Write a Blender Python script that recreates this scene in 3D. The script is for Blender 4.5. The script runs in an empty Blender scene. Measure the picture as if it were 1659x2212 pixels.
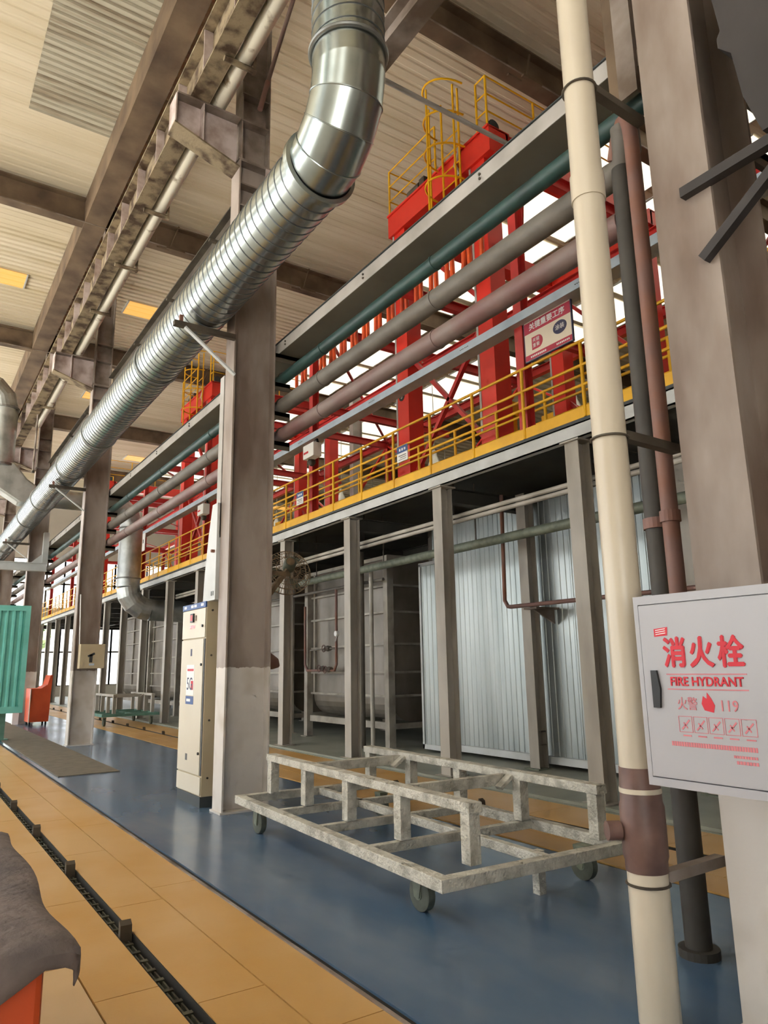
import bpy, bmesh, math, random
from mathutils import Vector, Matrix
random.seed(7)
S = bpy.context.scene
COL = S.collection
# ------------------------------------------------------------------ camera
cam = bpy.data.cameras.new('camera')
cam.sensor_fit = 'VERTICAL'; cam.sensor_height = 36.0
cam.lens = 1544.59 / 2212 * 36.0
cam.clip_start = 0.05; cam.clip_end = 300
co = bpy.data.objects.new('camera', cam); COL.objects.link(co)
AX = Vector((0.83295812, 0.10236299, 0.54378542)); AY = Vector((-0.55306768, 0.18461888, 0.81242354)); AZ = Vector((-0.01723095, -0.97746493, 0.21039346))
def cw(v): return Vector((AX.dot(v), AY.dot(v), AZ.dot(v)))
r_, u_, b_ = cw(Vector((1, 0, 0))), cw(Vector((0, -1, 0))), cw(Vector((0, 0, -1)))
co.matrix_world = Matrix(((r_.x, u_.x, b_.x, 0), (r_.y, u_.y, b_.y, 0), (r_.z, u_.z, b_.z, 1.45), (0, 0, 0, 1)))
S.camera = co
# ------------------------------------------------------------------ sky, exposure
W = bpy.data.worlds.new('overcast_sky'); S.world = W; W.use_nodes = True
bgn = W.node_tree.nodes['Background']
bgn.inputs['Color'].default_value = (0.94, 0.975, 1.0, 1); bgn.inputs['Strength'].default_value = 1.7
S.view_settings.view_transform = 'Standard'; S.view_settings.look = 'None'
S.view_settings.gamma = 1.0; S.view_settings.use_curve_mapping = False
S.view_settings.exposure = 1.15
try:
    S.cycles.use_denoising = True
    S.cycles.max_bounces = 5; S.cycles.diffuse_bounces = 3; S.cycles.glossy_bounces = 3
    S.cycles.use_adaptive_sampling = True; S.cycles.adaptive_threshold = 0.1; S.cycles.adaptive_min_samples = 12
    S.cycles.sample_clamp_indirect = 6.0
    S.cycles.caustics_reflective = False; S.cycles.caustics_refractive = False
except Exception:
    pass

sun = bpy.data.lights.new('sun', 'SUN'); sun.energy = 24.0; sun.angle = math.radians(2); sun.color = (0.97, .98, 1.0)
so = bpy.data.objects.new('sun', sun); COL.objects.link(so); so.rotation_euler = (math.radians(38), 0, 0)   # shines along +y from behind the hall, on the yards outside
# ------------------------------------------------------------------ materials
def lin(r, g, b):
    f = lambda c: (c / 255 / 12.92) if c / 255 <= 0.04045 else ((c / 255 + 0.055) / 1.055) ** 2.4
    return (f(r), f(g), f(b), 1)
MATS = {}
def mat(name, c1, c2=None, rough=0.6, metal=0.0, scale=2.0, bump=0.0, bscale=30.0, stretch=(1, 1, 1), lo=0.4, hi=0.7, spec=0.5, rvar=0.0, detail=5.0):
    m = bpy.data.materials.new(name); m.use_nodes = True
    nt = m.node_tree; N = nt.nodes; L = nt.links; b = N['Principled BSDF']
    b.inputs['Roughness'].default_value = rough; b.inputs['Metallic'].default_value = metal
    if 'Specular IOR Level' in b.inputs: b.inputs['Specular IOR Level'].default_value = spec
    b.inputs['Base Color'].default_value = c1
    if c2 is not None or bump > 0:
        g = N.new('ShaderNodeNewGeometry'); mp = N.new('ShaderNodeMapping'); mp.inputs['Scale'].default_value = stretch
        L.new(g.outputs['Position'], mp.inputs['Vector'])
    if c2 is not None:
        n = N.new('ShaderNodeTexNoise'); n.inputs['Scale'].default_value = scale; n.inputs['Detail'].default_value = detail
        L.new(mp.outputs['Vector'], n.inputs['Vector'])
        cr = N.new('ShaderNodeValToRGB'); cr.color_ramp.elements[0].position = lo; cr.color_ramp.elements[1].position = hi
        cr.color_ramp.elements[0].color = c1; cr.color_ramp.elements[1].color = c2
        L.new(n.outputs['Fac'], cr.inputs['Fac']); L.new(cr.outputs['Color'], b.inputs['Base Color'])
        if rvar:
            mr = N.new('ShaderNodeMapRange'); mr.inputs['To Min'].default_value = rough - rvar; mr.inputs['To Max'].default_value = rough + rvar
            L.new(n.outputs['Fac'], mr.inputs['Value']); L.new(mr.outputs['Result'], b.inputs['Roughness'])
    if bump > 0:
        n2 = N.new('ShaderNodeTexNoise'); n2.inputs['Scale'].default_value = bscale; n2.inputs['Detail'].default_value = 4
        L.new(mp.outputs['Vector'], n2.inputs['Vector'])
        bp = N.new('ShaderNodeBump'); bp.inputs['Strength'].default_value = bump; bp.inputs['Distance'].default_value = 0.02
        L.new(n2.outputs['Fac'], bp.inputs['Height']); L.new(bp.outputs['Normal'], b.inputs['Normal'])
    MATS[name] = m
    return m
def emis(name, c, s, base=(0.4, 0.38, 0.3, 1)):
    m = bpy.data.materials.new(name); m.use_nodes = True
    b = m.node_tree.nodes['Principled BSDF']; b.inputs['Base Color'].default_value = base
    b.inputs['Emission Color'].default_value = c; b.inputs['Emission Strength'].default_value = s
    MATS[name] = m
    return m
def two_tone(name, low1, low2, up1, up2, zsplit, rough=0.5):
    """painted white up to zsplit, old brown-grey paint with rust stains above"""
    m = mat(name, up1, up2, rough=rough, scale=2.2, stretch=(1, 1, 0.35), lo=0.38, hi=0.66, bump=0.15, bscale=14)
    nt = m.node_tree; N = nt.nodes; L = nt.links; b = N['Principled BSDF']
    up = b.inputs['Base Color'].links[0].from_socket
    g = N.new('ShaderNodeNewGeometry'); sx = N.new('ShaderNodeSeparateXYZ'); L.new(g.outputs['Position'], sx.inputs[0])
    nn = N.new('ShaderNodeTexNoise'); nn.inputs['Scale'].default_value = 9
    ad = N.new('ShaderNodeMath'); ad.operation = 'MULTIPLY_ADD'; ad.inputs[1].default_value = 0.05
    L.new(nn.outputs['Fac'], ad.inputs[0]); L.new(sx.outputs['Z'], ad.inputs[2])
    gt = N.new('ShaderNodeMath'); gt.operation = 'GREATER_THAN'; gt.inputs[1].default_value = zsplit + 0.025
    L.new(ad.outputs[0], gt.inputs[0])
    n3 = N.new('ShaderNodeTexNoise'); n3.inputs['Scale'].default_value = 3
    L.new(g.outputs['Position'], n3.inputs['Vector'])
    cr = N.new('ShaderNodeValToRGB'); cr.color_ramp.elements[0].color = low1; cr.color_ramp.elements[1].color = low2
    cr.color_ramp.elements[0].position = 0.45; cr.color_ramp.elements[1].position = 0.75
    L.new(n3.outputs['Fac'], cr.inputs['Fac'])
    mx = N.new('ShaderNodeMix'); mx.data_type = 'RGBA'
    L.new(gt.outputs[0], mx.inputs['Factor']); L.new(cr.outputs['Color'], mx.inputs[6]); L.new(up, mx.inputs[7])
    L.new(mx.outputs[2], b.inputs['Base Color'])
    return m
two_tone('column_paint', lin(214, 208, 202), lin(190, 180, 168), lin(166, 154, 146), lin(120, 102, 90), 1.46)
mat('steel_brown', lin(158, 146, 138), lin(100, 84, 70), rough=0.6, scale=2.5, lo=0.35, hi=0.65, bump=0.1)
mat('steel_dark', lin(88, 80, 68), lin(58, 50, 42), rough=0.6, scale=3)
mat('beam_brown', lin(118, 98, 76), lin(74, 58, 44), rough=0.75, scale=1.5, lo=0.35, hi=0.7)
mat('crane_beam_paint', lin(150, 134, 108), lin(74, 56, 40), rough=0.7, scale=5, lo=0.42, hi=0.62, bump=0.2)
mat('stiffener_lilac', lin(206, 192, 190), lin(150, 128, 116), rough=0.6, scale=4)
mat('galv', lin(176, 184, 184), lin(158, 168, 168), rough=0.27, metal=1.0, scale=3)
mat('galv_matte', lin(196, 200, 200), lin(160, 164, 164), rough=0.42, metal=0.9, scale=3)
mat('seam_metal', lin(120, 124, 126), rough=0.45, metal=0.8)
mat('collar', lin(150, 152, 150), lin(120, 122, 120), rough=0.4, metal=0.8)
mat('tray_grey', lin(190, 186, 182), lin(160, 156, 150), rough=0.55, scale=2)
mat('tray_under_shade', lin(104, 100, 88), lin(90, 86, 74), rough=0.7, scale=1.5)  # darker tray grey: shade of the underside put into the colour
mat('strut_blue', lin(196, 212, 228), lin(172, 190, 208), rough=0.5, scale=3)
mat('pipe_green', lin(44, 74, 70), lin(34, 54, 52), rough=0.5, scale=3)
mat('pipe_grey', lin(112, 106, 98), lin(92, 86, 78), rough=0.6, scale=3, bump=0.1)
mat('pipe_red', lin(122, 104, 98), lin(112, 78, 74), rough=0.55, scale=2.5)
mat('pipe_white', lin(230, 224, 208), lin(130, 106, 80), rough=0.4, scale=3.5, lo=0.62, hi=0.72)
mat('pvc', lin(208, 198, 180), lin(194, 182, 162), rough=0.3, scale=2, stretch=(1, 1, .3))
mat('pvc_stain', lin(120, 92, 84), lin(84, 62, 58), rough=0.45, scale=6)
mat('pipe_black', lin(66, 62, 56), lin(48, 44, 40), rough=0.6, scale=4)
mat('pipe_rust', lin(130, 98, 90), lin(142, 88, 58), rough=0.6, scale=3, lo=.45, hi=.75)
mat('red_paint', lin(232, 58, 44), lin(216, 46, 38), rough=0.35, scale=1.5)
mat('red_dark', lin(206, 58, 54), lin(186, 46, 46), rough=0.45, scale=2)
mat('yellow_paint', lin(240, 184, 20), lin(222, 164, 24), rough=0.4, scale=3)
mat('orange_cable', lin(226, 92, 40), lin(180, 58, 30), rough=0.4, scale=4)
mat('platform_grey', lin(204, 207, 208), lin(184, 187, 186), rough=0.5, scale=2)
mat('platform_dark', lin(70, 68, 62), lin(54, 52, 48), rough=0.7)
mat('post_grey', lin(184, 178, 168), lin(150, 142, 130), rough=0.5, scale=2, stretch=(1, 1, .3))
mat('tank_steel', lin(146, 138, 128), lin(106, 98, 86), rough=0.42, metal=0.35, scale=1.6, stretch=(1, 1, .6), lo=.35, hi=.7)
mat('tank_rib', lin(176, 170, 158), lin(140, 132, 120), rough=0.5, scale=3)
mat('corrugated', lin(186, 192, 190), lin(150, 158, 156), rough=0.36, metal=0.7, scale=2.2, stretch=(1, 1, .12))
mat('roof_sheet', lin(212, 200, 176), lin(196, 182, 152), rough=0.7, scale=0.8, stretch=(.3, 3, 1))
mat('roof_sheet_old', lin(180, 174, 156), lin(120, 98, 72), rough=0.8, scale=1.6, stretch=(.35, 4, 1), lo=0.48, hi=0.8)
mat('floor_blue', lin(72, 100, 130), lin(112, 124, 138), rough=0.24, scale=.9, lo=0.35, hi=0.8, rvar=0.08, detail=4, stretch=(1.6, .7, 1))
mat('floor_grey', lin(150, 152, 140), lin(126, 130, 118), rough=0.5, scale=1.5)
mat('floor_concrete', lin(200, 192, 178), lin(184, 175, 159), rough=0.5, scale=1.2)
mat('plate_yellow', lin(204, 164, 106), lin(196, 148, 74), rough=0.42, scale=1.1, lo=.35, hi=.7, rvar=.06, bump=.03, bscale=60)
mat('plate_tan', lin(216, 184, 140), lin(206, 170, 120), rough=0.42, scale=1.3, lo=.35, hi=.7)
mat('groove_dark', lin(40, 36, 30), lin(26, 24, 20), rough=0.7)
mat('chain_steel', lin(92, 92, 76), lin(52, 50, 40), rough=0.5, metal=.4, scale=20)
mat('mat_grey', lin(118, 110, 96), lin(104, 96, 84), rough=0.95, scale=6, bump=.4, bscale=200)
mat('cart_paint', lin(206, 202, 190), lin(160, 156, 144), rough=0.7, scale=9, lo=.42, hi=.68, bump=.9, bscale=50)
mat('caster_green', lin(118, 124, 108), lin(92, 98, 84), rough=0.6, scale=10)
mat('rubber', lin(92, 96, 86), lin(70, 74, 66), rough=0.8, scale=8)
mat('cabinet_cream', lin(212, 204, 186), lin(204, 194, 174), rough=0.4, scale=1)
mat('cabinet_side', lin(196, 182, 152), lin(186, 170, 140), rough=0.5, scale=1)
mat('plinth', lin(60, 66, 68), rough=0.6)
mat('blue_print', lin(54, 86, 146), rough=0.5)
mat('navy_print', lin(58, 58, 92), rough=0.5)
mat('white_print', lin(240, 240, 240), rough=0.5)
mat('red_print', lin(204, 34, 52), rough=0.5)
mat('red_fade', lin(206, 120, 128), rough=0.5)
mat('crimson_print', lin(188, 52, 78), rough=0.5)
mat('cream_print', lin(236, 224, 206), rough=0.5)
mat('black', lin(22, 22, 22), rough=0.4)
mat('gap_grey', lin(90, 90, 92), rough=0.6)  # plain grey of the cabinet hinge strip and vent
mat('hydrant_white', lin(172, 172, 178), lin(166, 166, 172), rough=0.35, scale=1)
mat('dark_unit', lin(52, 48, 48), lin(40, 36, 36), rough=0.6)
mat('teal_paint', lin(126, 206, 196), lin(106, 188, 178), rough=0.45, scale=2)
mat('teal_cart', lin(104, 146, 134), lin(84, 124, 112), rough=0.6, scale=5)
mat('orange_paint', lin(214, 88, 46), lin(196, 74, 38), rough=0.45, scale=2)
mat('tarp_grey', lin(120, 108, 104), lin(92, 84, 84), rough=0.9, scale=7, bump=.5, bscale=25)
mat('fan_rust', lin(150, 128, 100), lin(110, 88, 64), rough=0.6, scale=10)
mat('fan_motor', lin(90, 94, 78), lin(72, 74, 60), rough=0.55, scale=10)
mat('wall_beige', lin(194, 188, 176), lin(182, 175, 163), rough=0.8, scale=.6)
mat('ground_out', lin(206, 200, 188), rough=0.9)
mat('leaf', lin(120, 140, 96), lin(90, 112, 70), rough=0.9, scale=8)
mat('skylight_frame', lin(180, 180, 176), rough=0.6)
emis('skylight_white', (1.0, 0.93, 0.74, 1), .6)
emis('aisle_fill_glow', (1.0, 0.97, 0.88, 1), 3.0)  # fill glow for the added roof panels out of view
emis('skylight_yellow', (1.0, 0.50, 0.11, 1), .42, (.25, .15, .05, 1))
emis('lamp_glow', (1.0, 0.97, 0.88, 1), 4.0)
emis('led_red', (1.0, 0.03, 0.05, 1), 2.2)
mat('lamp_shell', lin(206, 206, 200), rough=0.35, metal=.4)

# ------------------------------------------------------------------ mesh builder
class MB:
    def __init__(s): s.v = []; s.f = []
    def add(s, vs, fs):
        o = len(s.v); s.v += [tuple(p) for p in vs]; s.f += [tuple(i + o for i in f) for f in fs]; return s
    def box(s, x0, x1, y0, y1, z0, z1):
        return s.add([(x0, y0, z0), (x1, y0, z0), (x1, y1, z0), (x0, y1, z0), (x0, y0, z1), (x1, y0, z1), (x1, y1, z1), (x0, y1, z1)],
                     [(0, 3, 2, 1), (4, 5, 6, 7), (0, 1, 5, 4), (1, 2, 6, 5), (2, 3, 7, 6), (3, 0, 4, 7)])
    def prism(s, poly, axis, a, b):
        """poly: 2-D outline in the two other axes (in xyz order), extruded along axis from a to b"""
        n = len(poly); put = {'x': lambda p, t: (t, p[0], p[1]), 'y': lambda p, t: (p[0], t, p[1]), 'z': lambda p, t: (p[0], p[1], t)}[axis]
        vs = [put(p, a) for p in poly] + [put(p, b) for p in poly]
        return s.add(vs, [tuple(range(n - 1, -1, -1)), tuple(range(n, 2 * n))] + [(i, (i + 1) % n, n + (i + 1) % n, n + i) for i in range(n)])
    def bar(s, p, q, w, h, up=(0, 0, 1)):
        p = Vector(p); q = Vector(q); d = (q - p).normalized(); up = Vector(up)
        if abs(d.dot(up)) > 0.98: up = Vector((1, 0, 0))
        a = d.cross(up).normalized() * (w / 2); c = a.normalized().cross(d) * (h / 2)
        vs = [p - a - c, p + a - c, p + a + c, p - a + c, q - a - c, q + a - c, q + a + c, q - a + c]
        return s.add(vs, [(0, 3, 2, 1), (4, 5, 6, 7), (0, 1, 5, 4), (1, 2, 6, 5), (2, 3, 7, 6), (3, 0, 4, 7)])
    def path(s, pts, r, n=12, closed=False, cap=True, radii=None):
        pts = [Vector(p) for p in pts]; m = len(pts); o = len(s.v)
        ref = None
        for i, p in enumerate(pts):
            if closed: d = (pts[(i + 1) % m] - pts[i - 1])
            elif i == 0: d = pts[1] - p
            elif i == m - 1: d = p - pts[i - 1]
            else:
                d = (pts[i + 1] - p).normalized() + (p - pts[i - 1]).normalized()
            d.normalize()
            if ref is None:
                ref = Vector((0, 0, 1)) if abs(d.z) < 0.9 else Vector((1, 0, 0))
            a = (ref - d * ref.dot(d)).normalized(); b = d.cross(a); ref = a
            rr = radii[i] if radii else r
            k = 1.0
            if 0 < i < m - 1 and not closed:
                cs = (pts[i + 1] - p).normalized().dot((p - pts[i - 1]).normalized()); k = 1.0
            for j in range(n):
                t = 2 * math.pi * j / n
                s.v.append(tuple(p + a * math.cos(t) * rr * k + b * math.sin(t) * rr * k))
        for i in range(m if closed else m - 1):
            i2 = (i + 1) % m
            for j in range(n):
                s.f.append((o + i * n + j, o + i * n + (j + 1) % n, o + i2 * n + (j + 1) % n, o + i2 * n + j))
        if cap and not closed:
            s.f.append(tuple(o + j for j in range(n - 1, -1, -1))); s.f.append(tuple(o + (m - 1) * n + j for j in range(n)))
        return s
    def tube(s, p, q, r, n=12, cap=True): return s.path([p, q], r, n, cap=cap)
    def hbeam(s, p, q, D, B, tf, tw, ddir):
        """H/I section from p to q; ddir = direction of depth (flange normal); three boxes"""
        p = Vector(p); q = Vector(q); d = (q - p).normalized(); dd = Vector(ddir).normalized(); w = d.cross(dd).normalized()
        def pr(u0, u1, w0, w1):
            vs = [e + dd * u + w * v for e in (p, q) for (u, v) in ((u0, w0), (u1, w0), (u1, w1), (u0, w1))]
            s.add(vs, [(0, 3, 2, 1), (4, 5, 6, 7), (0, 1, 5, 4), (1, 2, 6, 5), (2, 3, 7, 6), (3, 0, 4, 7)])
        pr(-D / 2, -D / 2 + tf, -B / 2, B / 2); pr(D / 2 - tf, D / 2, -B / 2, B / 2); pr(-D / 2 + tf, D / 2 - tf, -tw / 2, tw / 2)
        return s
    def mesh(s, name, off=(0, 0, 0)):
        me = bpy.data.meshes.new(name)
        me.from_pydata([(a - off[0], b - off[1], c - off[2]) for a, b, c in s.v], [], s.f)
        bm = bmesh.new(); bm.from_mesh(me); bmesh.ops.recalc_face_normals(bm, faces=bm.faces); bm.to_mesh(me); bm.free()
        return me
def B(x0, x1, y0, y1, z0, z1): return MB().box(x0, x1, y0, y1, z0, z1)

def wloc(o):
    l = Vector((0, 0, 0))
    while o is not None: l += Vector(o.location); o = o.parent
    return l
def obj(name, mb, m, parent=None, smooth=False, bevel=0.0, loc=None):
    """mb in world coordinates; parts get an origin at the parent's"""
    off = wloc(parent) if parent else (Vector(loc) if loc else Vector((0, 0, 0)))
    if parent and loc: off = Vector(loc)
    me = mb.mesh(name, off); me.materials.append(MATS[m] if isinstance(m, str) else m)
    o = bpy.data.objects.new(name, me); COL.objects.link(o)
    if parent:
        o.parent = parent
        if loc: o.location = Vector(loc) - wloc(parent)
    elif loc: o.location = loc
    if smooth:
        for p in me.polygons: p.use_smooth = True
        try: me.set_sharp_from_angle(angle=math.radians(40))
        except Exception: pass
    if bevel:
        b = o.modifiers.new('bevel', 'BEVEL'); b.width = bevel; b.segments = 2; b.limit_method = 'ANGLE'
    return o
def tag(o, label, cat, group=None, kind=None):
    if label: o['label'] = label
    if cat: o['category'] = cat
    if group: o['group'] = group
    if kind: o['kind'] = kind
    return o
def thing(name, label, cat, loc=(0, 0, 0), group=None):
    o = bpy.data.objects.new(name, None); COL.objects.link(o); o.location = loc; o.empty_display_size = .2
    return tag(o, label, cat, group)
def struct(name, mb=None, m=None, loc=(0, 0, 0), label=None):
    if mb is None:
        o = bpy.data.objects.new(name, None); COL.objects.link(o); o.location = loc
    else: o = obj(name, mb, m)
    o['kind'] = 'structure'
    if label: o['label'] = label
    return o
def inst(src, parent, name, loc):
    o = bpy.data.objects.new(name, src.data); COL.objects.link(o); o.parent = parent; o.location = Vector(loc) - (wloc(parent) if parent else Vector())
    return o
def copy_tree(o, parent=None):
    c = o.copy(); COL.objects.link(c); c.parent = parent
    for ch in list(o.children): copy_tree(ch, c)
    return c
TXT = {}
def text(name, body, size, m, parent, pos, face, sx=1.0, ext=0.001, bold=0.0, fat=0.0):
    """lettering as a thin mesh; face '-x' or '-y'; pos = centre"""
    cu = bpy.data.curves.new('lettering', 'FONT'); cu.body = body; cu.size = size; cu.align_x = 'CENTER'; cu.align_y = 'CENTER'
    cu.extrude = ext; cu.offset = bold; cu.resolution_u = 3
    t = bpy.data.objects.new('tmp', cu); COL.objects.link(t)
    dg = bpy.context.evaluated_depsgraph_get(); dg.update()
    me = bpy.data.meshes.new_from_object(t.evaluated_get(dg)); bpy.data.objects.remove(t)
    R = {'-x': Matrix(((0, 0, -1), (-1, 0, 0), (0, 1, 0))), '-y': Matrix(((1, 0, 0), (0, 0, -1), (0, 1, 0)))}[face]
    for v in me.vertices: v.co = R @ Vector((v.co.x * sx, v.co.y, v.co.z))
    if fat:
        bm = bmesh.new(); bm.from_mesh(me); g0 = bm.verts[:] + bm.edges[:] + bm.faces[:]
        for i_, (a, b) in enumerate(((fat, 0), (-fat, 0), (0, fat), (0, -fat))):
            gg = bmesh.ops.duplicate(bm, geom=g0); bmesh.ops.translate(bm, verts=[e for e in gg['geom'] if isinstance(e, bmesh.types.BMVert)], vec=R @ Vector((a, b, (i_ + 1) * .0003)))
        bm.to_mesh(me); bm.free()
    me.materials.clear(); me.materials.append(MATS[m])
    o = bpy.data.objects.new(name, me); COL.objects.link(o); o.parent = parent; o.location = Vector(pos) - wloc(parent)
    return o

# ================================================================== SETTING
# ---- floor
fl = struct('floor', label='shop floor of blue coating, grey concrete and yellow cover plates')
obj('subfloor', B(-12, 48, -8, 50, -0.5, -0.16), 'floor_concrete', fl)
obj('concrete_slab', B(-12, 0.47, -8, 50, -0.16, 0.0), 'floor_concrete', fl)
obj('blue_coating', B(1.955, 4.45, -8, 50, -0.16, 0.0), 'floor_blue', fl)
obj('grey_slab', B(5.985, 48, -8, 50, -0.16, 0.0), 'floor_grey', fl)
tag(obj('edge_gutter', B(1.915, 1.955, -8, 50, -0.16, -0.012), 'groove_dark', fl), None, None)
obj('edge_gutter', B(4.45, 4.495, -8, 50, -0.16, -0.012), 'groove_dark', fl)
obj('edge_gutter', B(5.95, 5.985, -8, 50, -0.16, -0.015), 'groove_dark', fl)
obj('edge_trim', B(1.895, 1.915, -8, 50, -0.16, 0.004), 'steel_brown', fl)
# cover plates: each a piece of its own, alike pieces share mesh data
def plates(x0, x1, L, y0, y1, m, gap=.003):
    src = None; y = y0; k = 0
    while y < y1:
        if src is None:
            src = obj('cover_plate', B(x0, x1, y + gap, y + L - gap, -0.16, 0.0), m, fl, loc=((x0 + x1) / 2, y, 0)); src0 = y
        else: inst(src, fl, 'cover_plate', ((x0 + x1) / 2, y, 0))
        y += L
plates(0.475, 0.875, 1.58, -2.1, 46, 'plate_tan'); plates(0.885, 1.17, 1.58, -2.6, 46, 'plate_yellow'); plates(1.265, 1.58, 1.58, -1.3, 46, 'plate_yellow'); plates(1.588, 1.893, 2.4, -1.9, 46, 'plate_yellow')
plates(4.5, 4.83, 1.58, -2.2, 46, 'plate_yellow'); plates(4.838, 5.2, 1.58, -1.6, 46, 'plate_yellow'); plates(5.295, 5.945, 1.58, -2.4, 46, 'plate_yellow')
# chain conveyors in the slots
def conveyor(xc, label):
    t = thing('chain_conveyor', label, 'conveyor', (xc, 0, 0))
    obj('channel', MB().box(xc - .047, xc - .04, -2, 46, -.16, -.004).box(xc + .04, xc + .047, -2, 46, -.16, -.004).box(xc - .04, xc + .04, -2, 46, -.16, -.13), 'groove_dark', t)
    ch = MB(); y = 1.5
    while y < 40:
        ch.box(xc - .016, xc - .008, y, y + .1, -.07, -.03); ch.box(xc + .008, xc + .016, y, y + .1, -.07, -.03); ch.box(xc - .022, xc + .022, y + .105, y + .135, -.075, -.025); y += .14
    tag(obj('chain', ch, 'chain_steel', t), None, None, kind='stuff')
    src = None
    for k in range(24):
        y = 4.5 - 1.58 + 1.58 * k
        if src is None: src = obj('pusher_dog', MB().prism([(y - .02, -.08), (y + .035, -.08), (y + .03, .07), (y - .005, .05)], 'x', xc - .032, xc + .032), 'steel_dark', t, loc=(xc, y, 0))
        else: inst(src, t, 'pusher_dog', (xc, y, 0))
    return t
conveyor(1.217, 'dark floor chain with upright pusher dogs in the slot of the nearer yellow strip')
conveyor(5.247, 'dark floor chain in the slot of the yellow strip beside the platform posts')
tag(obj('floor_mat', MB().box(2.03, 2.87, 11.38, 25, 0.0, 0.012), 'mat_grey'), 'long grey-brown floor mat lying on the blue floor before the white column base', 'mat')
struct('ground_outside_added', B(-60, -12, -30, 60, -.5, -.02), 'ground_out')['label'] = 'unseen paved yard outside the open side of the hall, added to bounce light inside'  # unseen bright ground added to bounce light up to the roof
obj_back = struct('ground_outside_back', B(-12, 48, -40, -8, -.5, -.02), 'ground_out'); obj_back['label'] = 'paved yard behind the hall'

# ---- ceiling: corrugated sheets with ribs along x
ZR = 12.15
ce = struct('ceiling', label='flat roof of cream corrugated sheets over the hall')
def corr_mesh(name, lx, ly, m, pitch=.22, depth=.05, along='x', thick=0.0):
    mb = MB(); n = int(round(ly / pitch)); pr = []
    for i in range(n):
        y = i * pitch; pr += [(y, 0), (y + pitch * .55, 0), (y + pitch * .68, depth), (y + pitch * .87, depth)]
    pr.append((ly, 0))
    vs = [(0, a, b) for a, b in pr] + [(lx, a, b) for a, b in pr]; k = len(pr)
    mb.add(vs, [(i, i + 1, k + i + 1, k + i) for i in range(k - 1)])
    me = bpy.data.meshes.new(name); me.from_pydata(mb.v, [], mb.f); me.materials.append(MATS[m]); return me
SL = [(0.35, 1.85, 20.2), (4.6, 5.75, 20.2), (8.6, 10.3, 36.2), (-1.5, 0.35, 28.2), (5.0, 7.0, 28.2)]
me_new = corr_mesh('roof_sheet', 5.5, 1.1, 'roof_sheet', depth=.013); me_half = corr_mesh('roof_sheet', 3.6, 1.1, 'roof_sheet', depth=.013); me_old = corr_mesh('roof_sheet', 1.93, 1.1, 'roof_sheet_old', pitch=.157, depth=.035)
me_strong = corr_mesh('roof_sheet', 5.5, 1.1, 'roof_sheet', pitch=.22, depth=.06)
nsheet = 0
for ix, x0 in enumerate((-2.6, 2.95, 8.45)):
    for iy in range(44):
        y0 = 1.5 + iy * 1.1
        if y0 > 46: break
        old = (ix == 0 and 8.5 < y0 < 12.6)
        if old:
            o = bpy.data.objects.new('roof_sheet', me_half); COL.objects.link(o); o.parent = ce; o.location = (x0, y0, ZR)
        o = bpy.data.objects.new('roof_sheet', me_old if old else (me_strong if 17 < y0 < 23 else me_new)); COL.objects.link(o); o.parent = ce
        o.location = (x0 + (3.6 if old else 0), y0, ZR + (0.004 if iy % 2 else 0) - (0.03 if old else 0)); nsheet += 1
rest = MB()
def corr_into(mb, x0, x1, y0, y1, z, pitch, depth):
    y = y0
    while y < y1:
        vs = [(x, a, z + b) for x in (x0, x1) for a, b in ((y, 0), (y + pitch * .55, 0), (y + pitch * .68, depth), (y + pitch * .87, depth), (y + pitch, 0))]
        mb.add(vs, [(i, i + 1, 6 + i, 5 + i) for i in range(4)]); y += pitch
corr_into(rest, 13.96, 46, -8, 48, ZR, .44, .06); corr_into(rest, -12, 14, -8, 1.5, ZR, .22, .05); corr_into(rest, -12, -2.6, 1.5, 48, ZR, .44, .05)
tag(obj('roof_sheeting', rest, 'roof_sheet', ce), None, None, kind='stuff')
obj('roof_deck', B(-12, 46, -8, 48, ZR + .12, ZR + .2), 'roof_sheet', ce)
# skylights let into the roof
nwin = [0]
def skylight(x0, x1, y0, y1, m, z=ZR - .02, label=None):
    nwin[0] += 1
    w = struct('window_%d' % nwin[0], loc=((x0 + x1) / 2, (y0 + y1) / 2, z)); w['label'] = label or 'bright translucent roof skylight panel'
    mb = MB(); n = max(1, int((y1 - y0) / .22)) if m == 'skylight_yellow' else 2; d = (y1 - y0) / n
    for i in range(n):
        a = y0 + i * d; mb.add([(x, a + q * d, z + h) for x in (x0, x1) for q, h in ((0, 0), (.55, 0), (.68, .015), (.87, .015), (1, 0))], [(k, k + 1, 6 + k, 5 + k) for k in range(4)])
    obj('pane', mb, m, w)
    obj('window_frame', MB().box(x0 - .04, x0, y0, y1, z - .01, z + .05).box(x1, x1 + .04, y0, y1, z - .01, z + .05), 'skylight_frame', w)
for (a, b, y) in SL: skylight(a, b, y, y + .85, 'skylight_yellow', label='amber translucent skylight panel in the cream roof')
for ix, (xa, xb) in enumerate(((10.9, 13.3), (13.7, 15.9), (16.2, 18.4))):
    y = 2.2 + .5 * ix
    while y < 42:
        skylight(xa, xb, y, y + 1.6, 'skylight_white', label='white translucent skylight panel over the far hall'); y += 1.85
for k in range(5): skylight(13.5 + 2.2 * k, 15.5 + 2.2 * k, 43.2, 44.1, 'skylight_yellow', label='amber translucent skylight strip far down the hall')

for k in range(9):
    for xa in (-11, -7.2): skylight(xa, xa + 2.6, -6 + 6 * k, -6 + 6 * k + 2.4, 'aisle_fill_glow', label='unseen white glowing roof panel added to light the left aisle')  # unseen emitters added to light the aisle floor and bounce onto the roof
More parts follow.
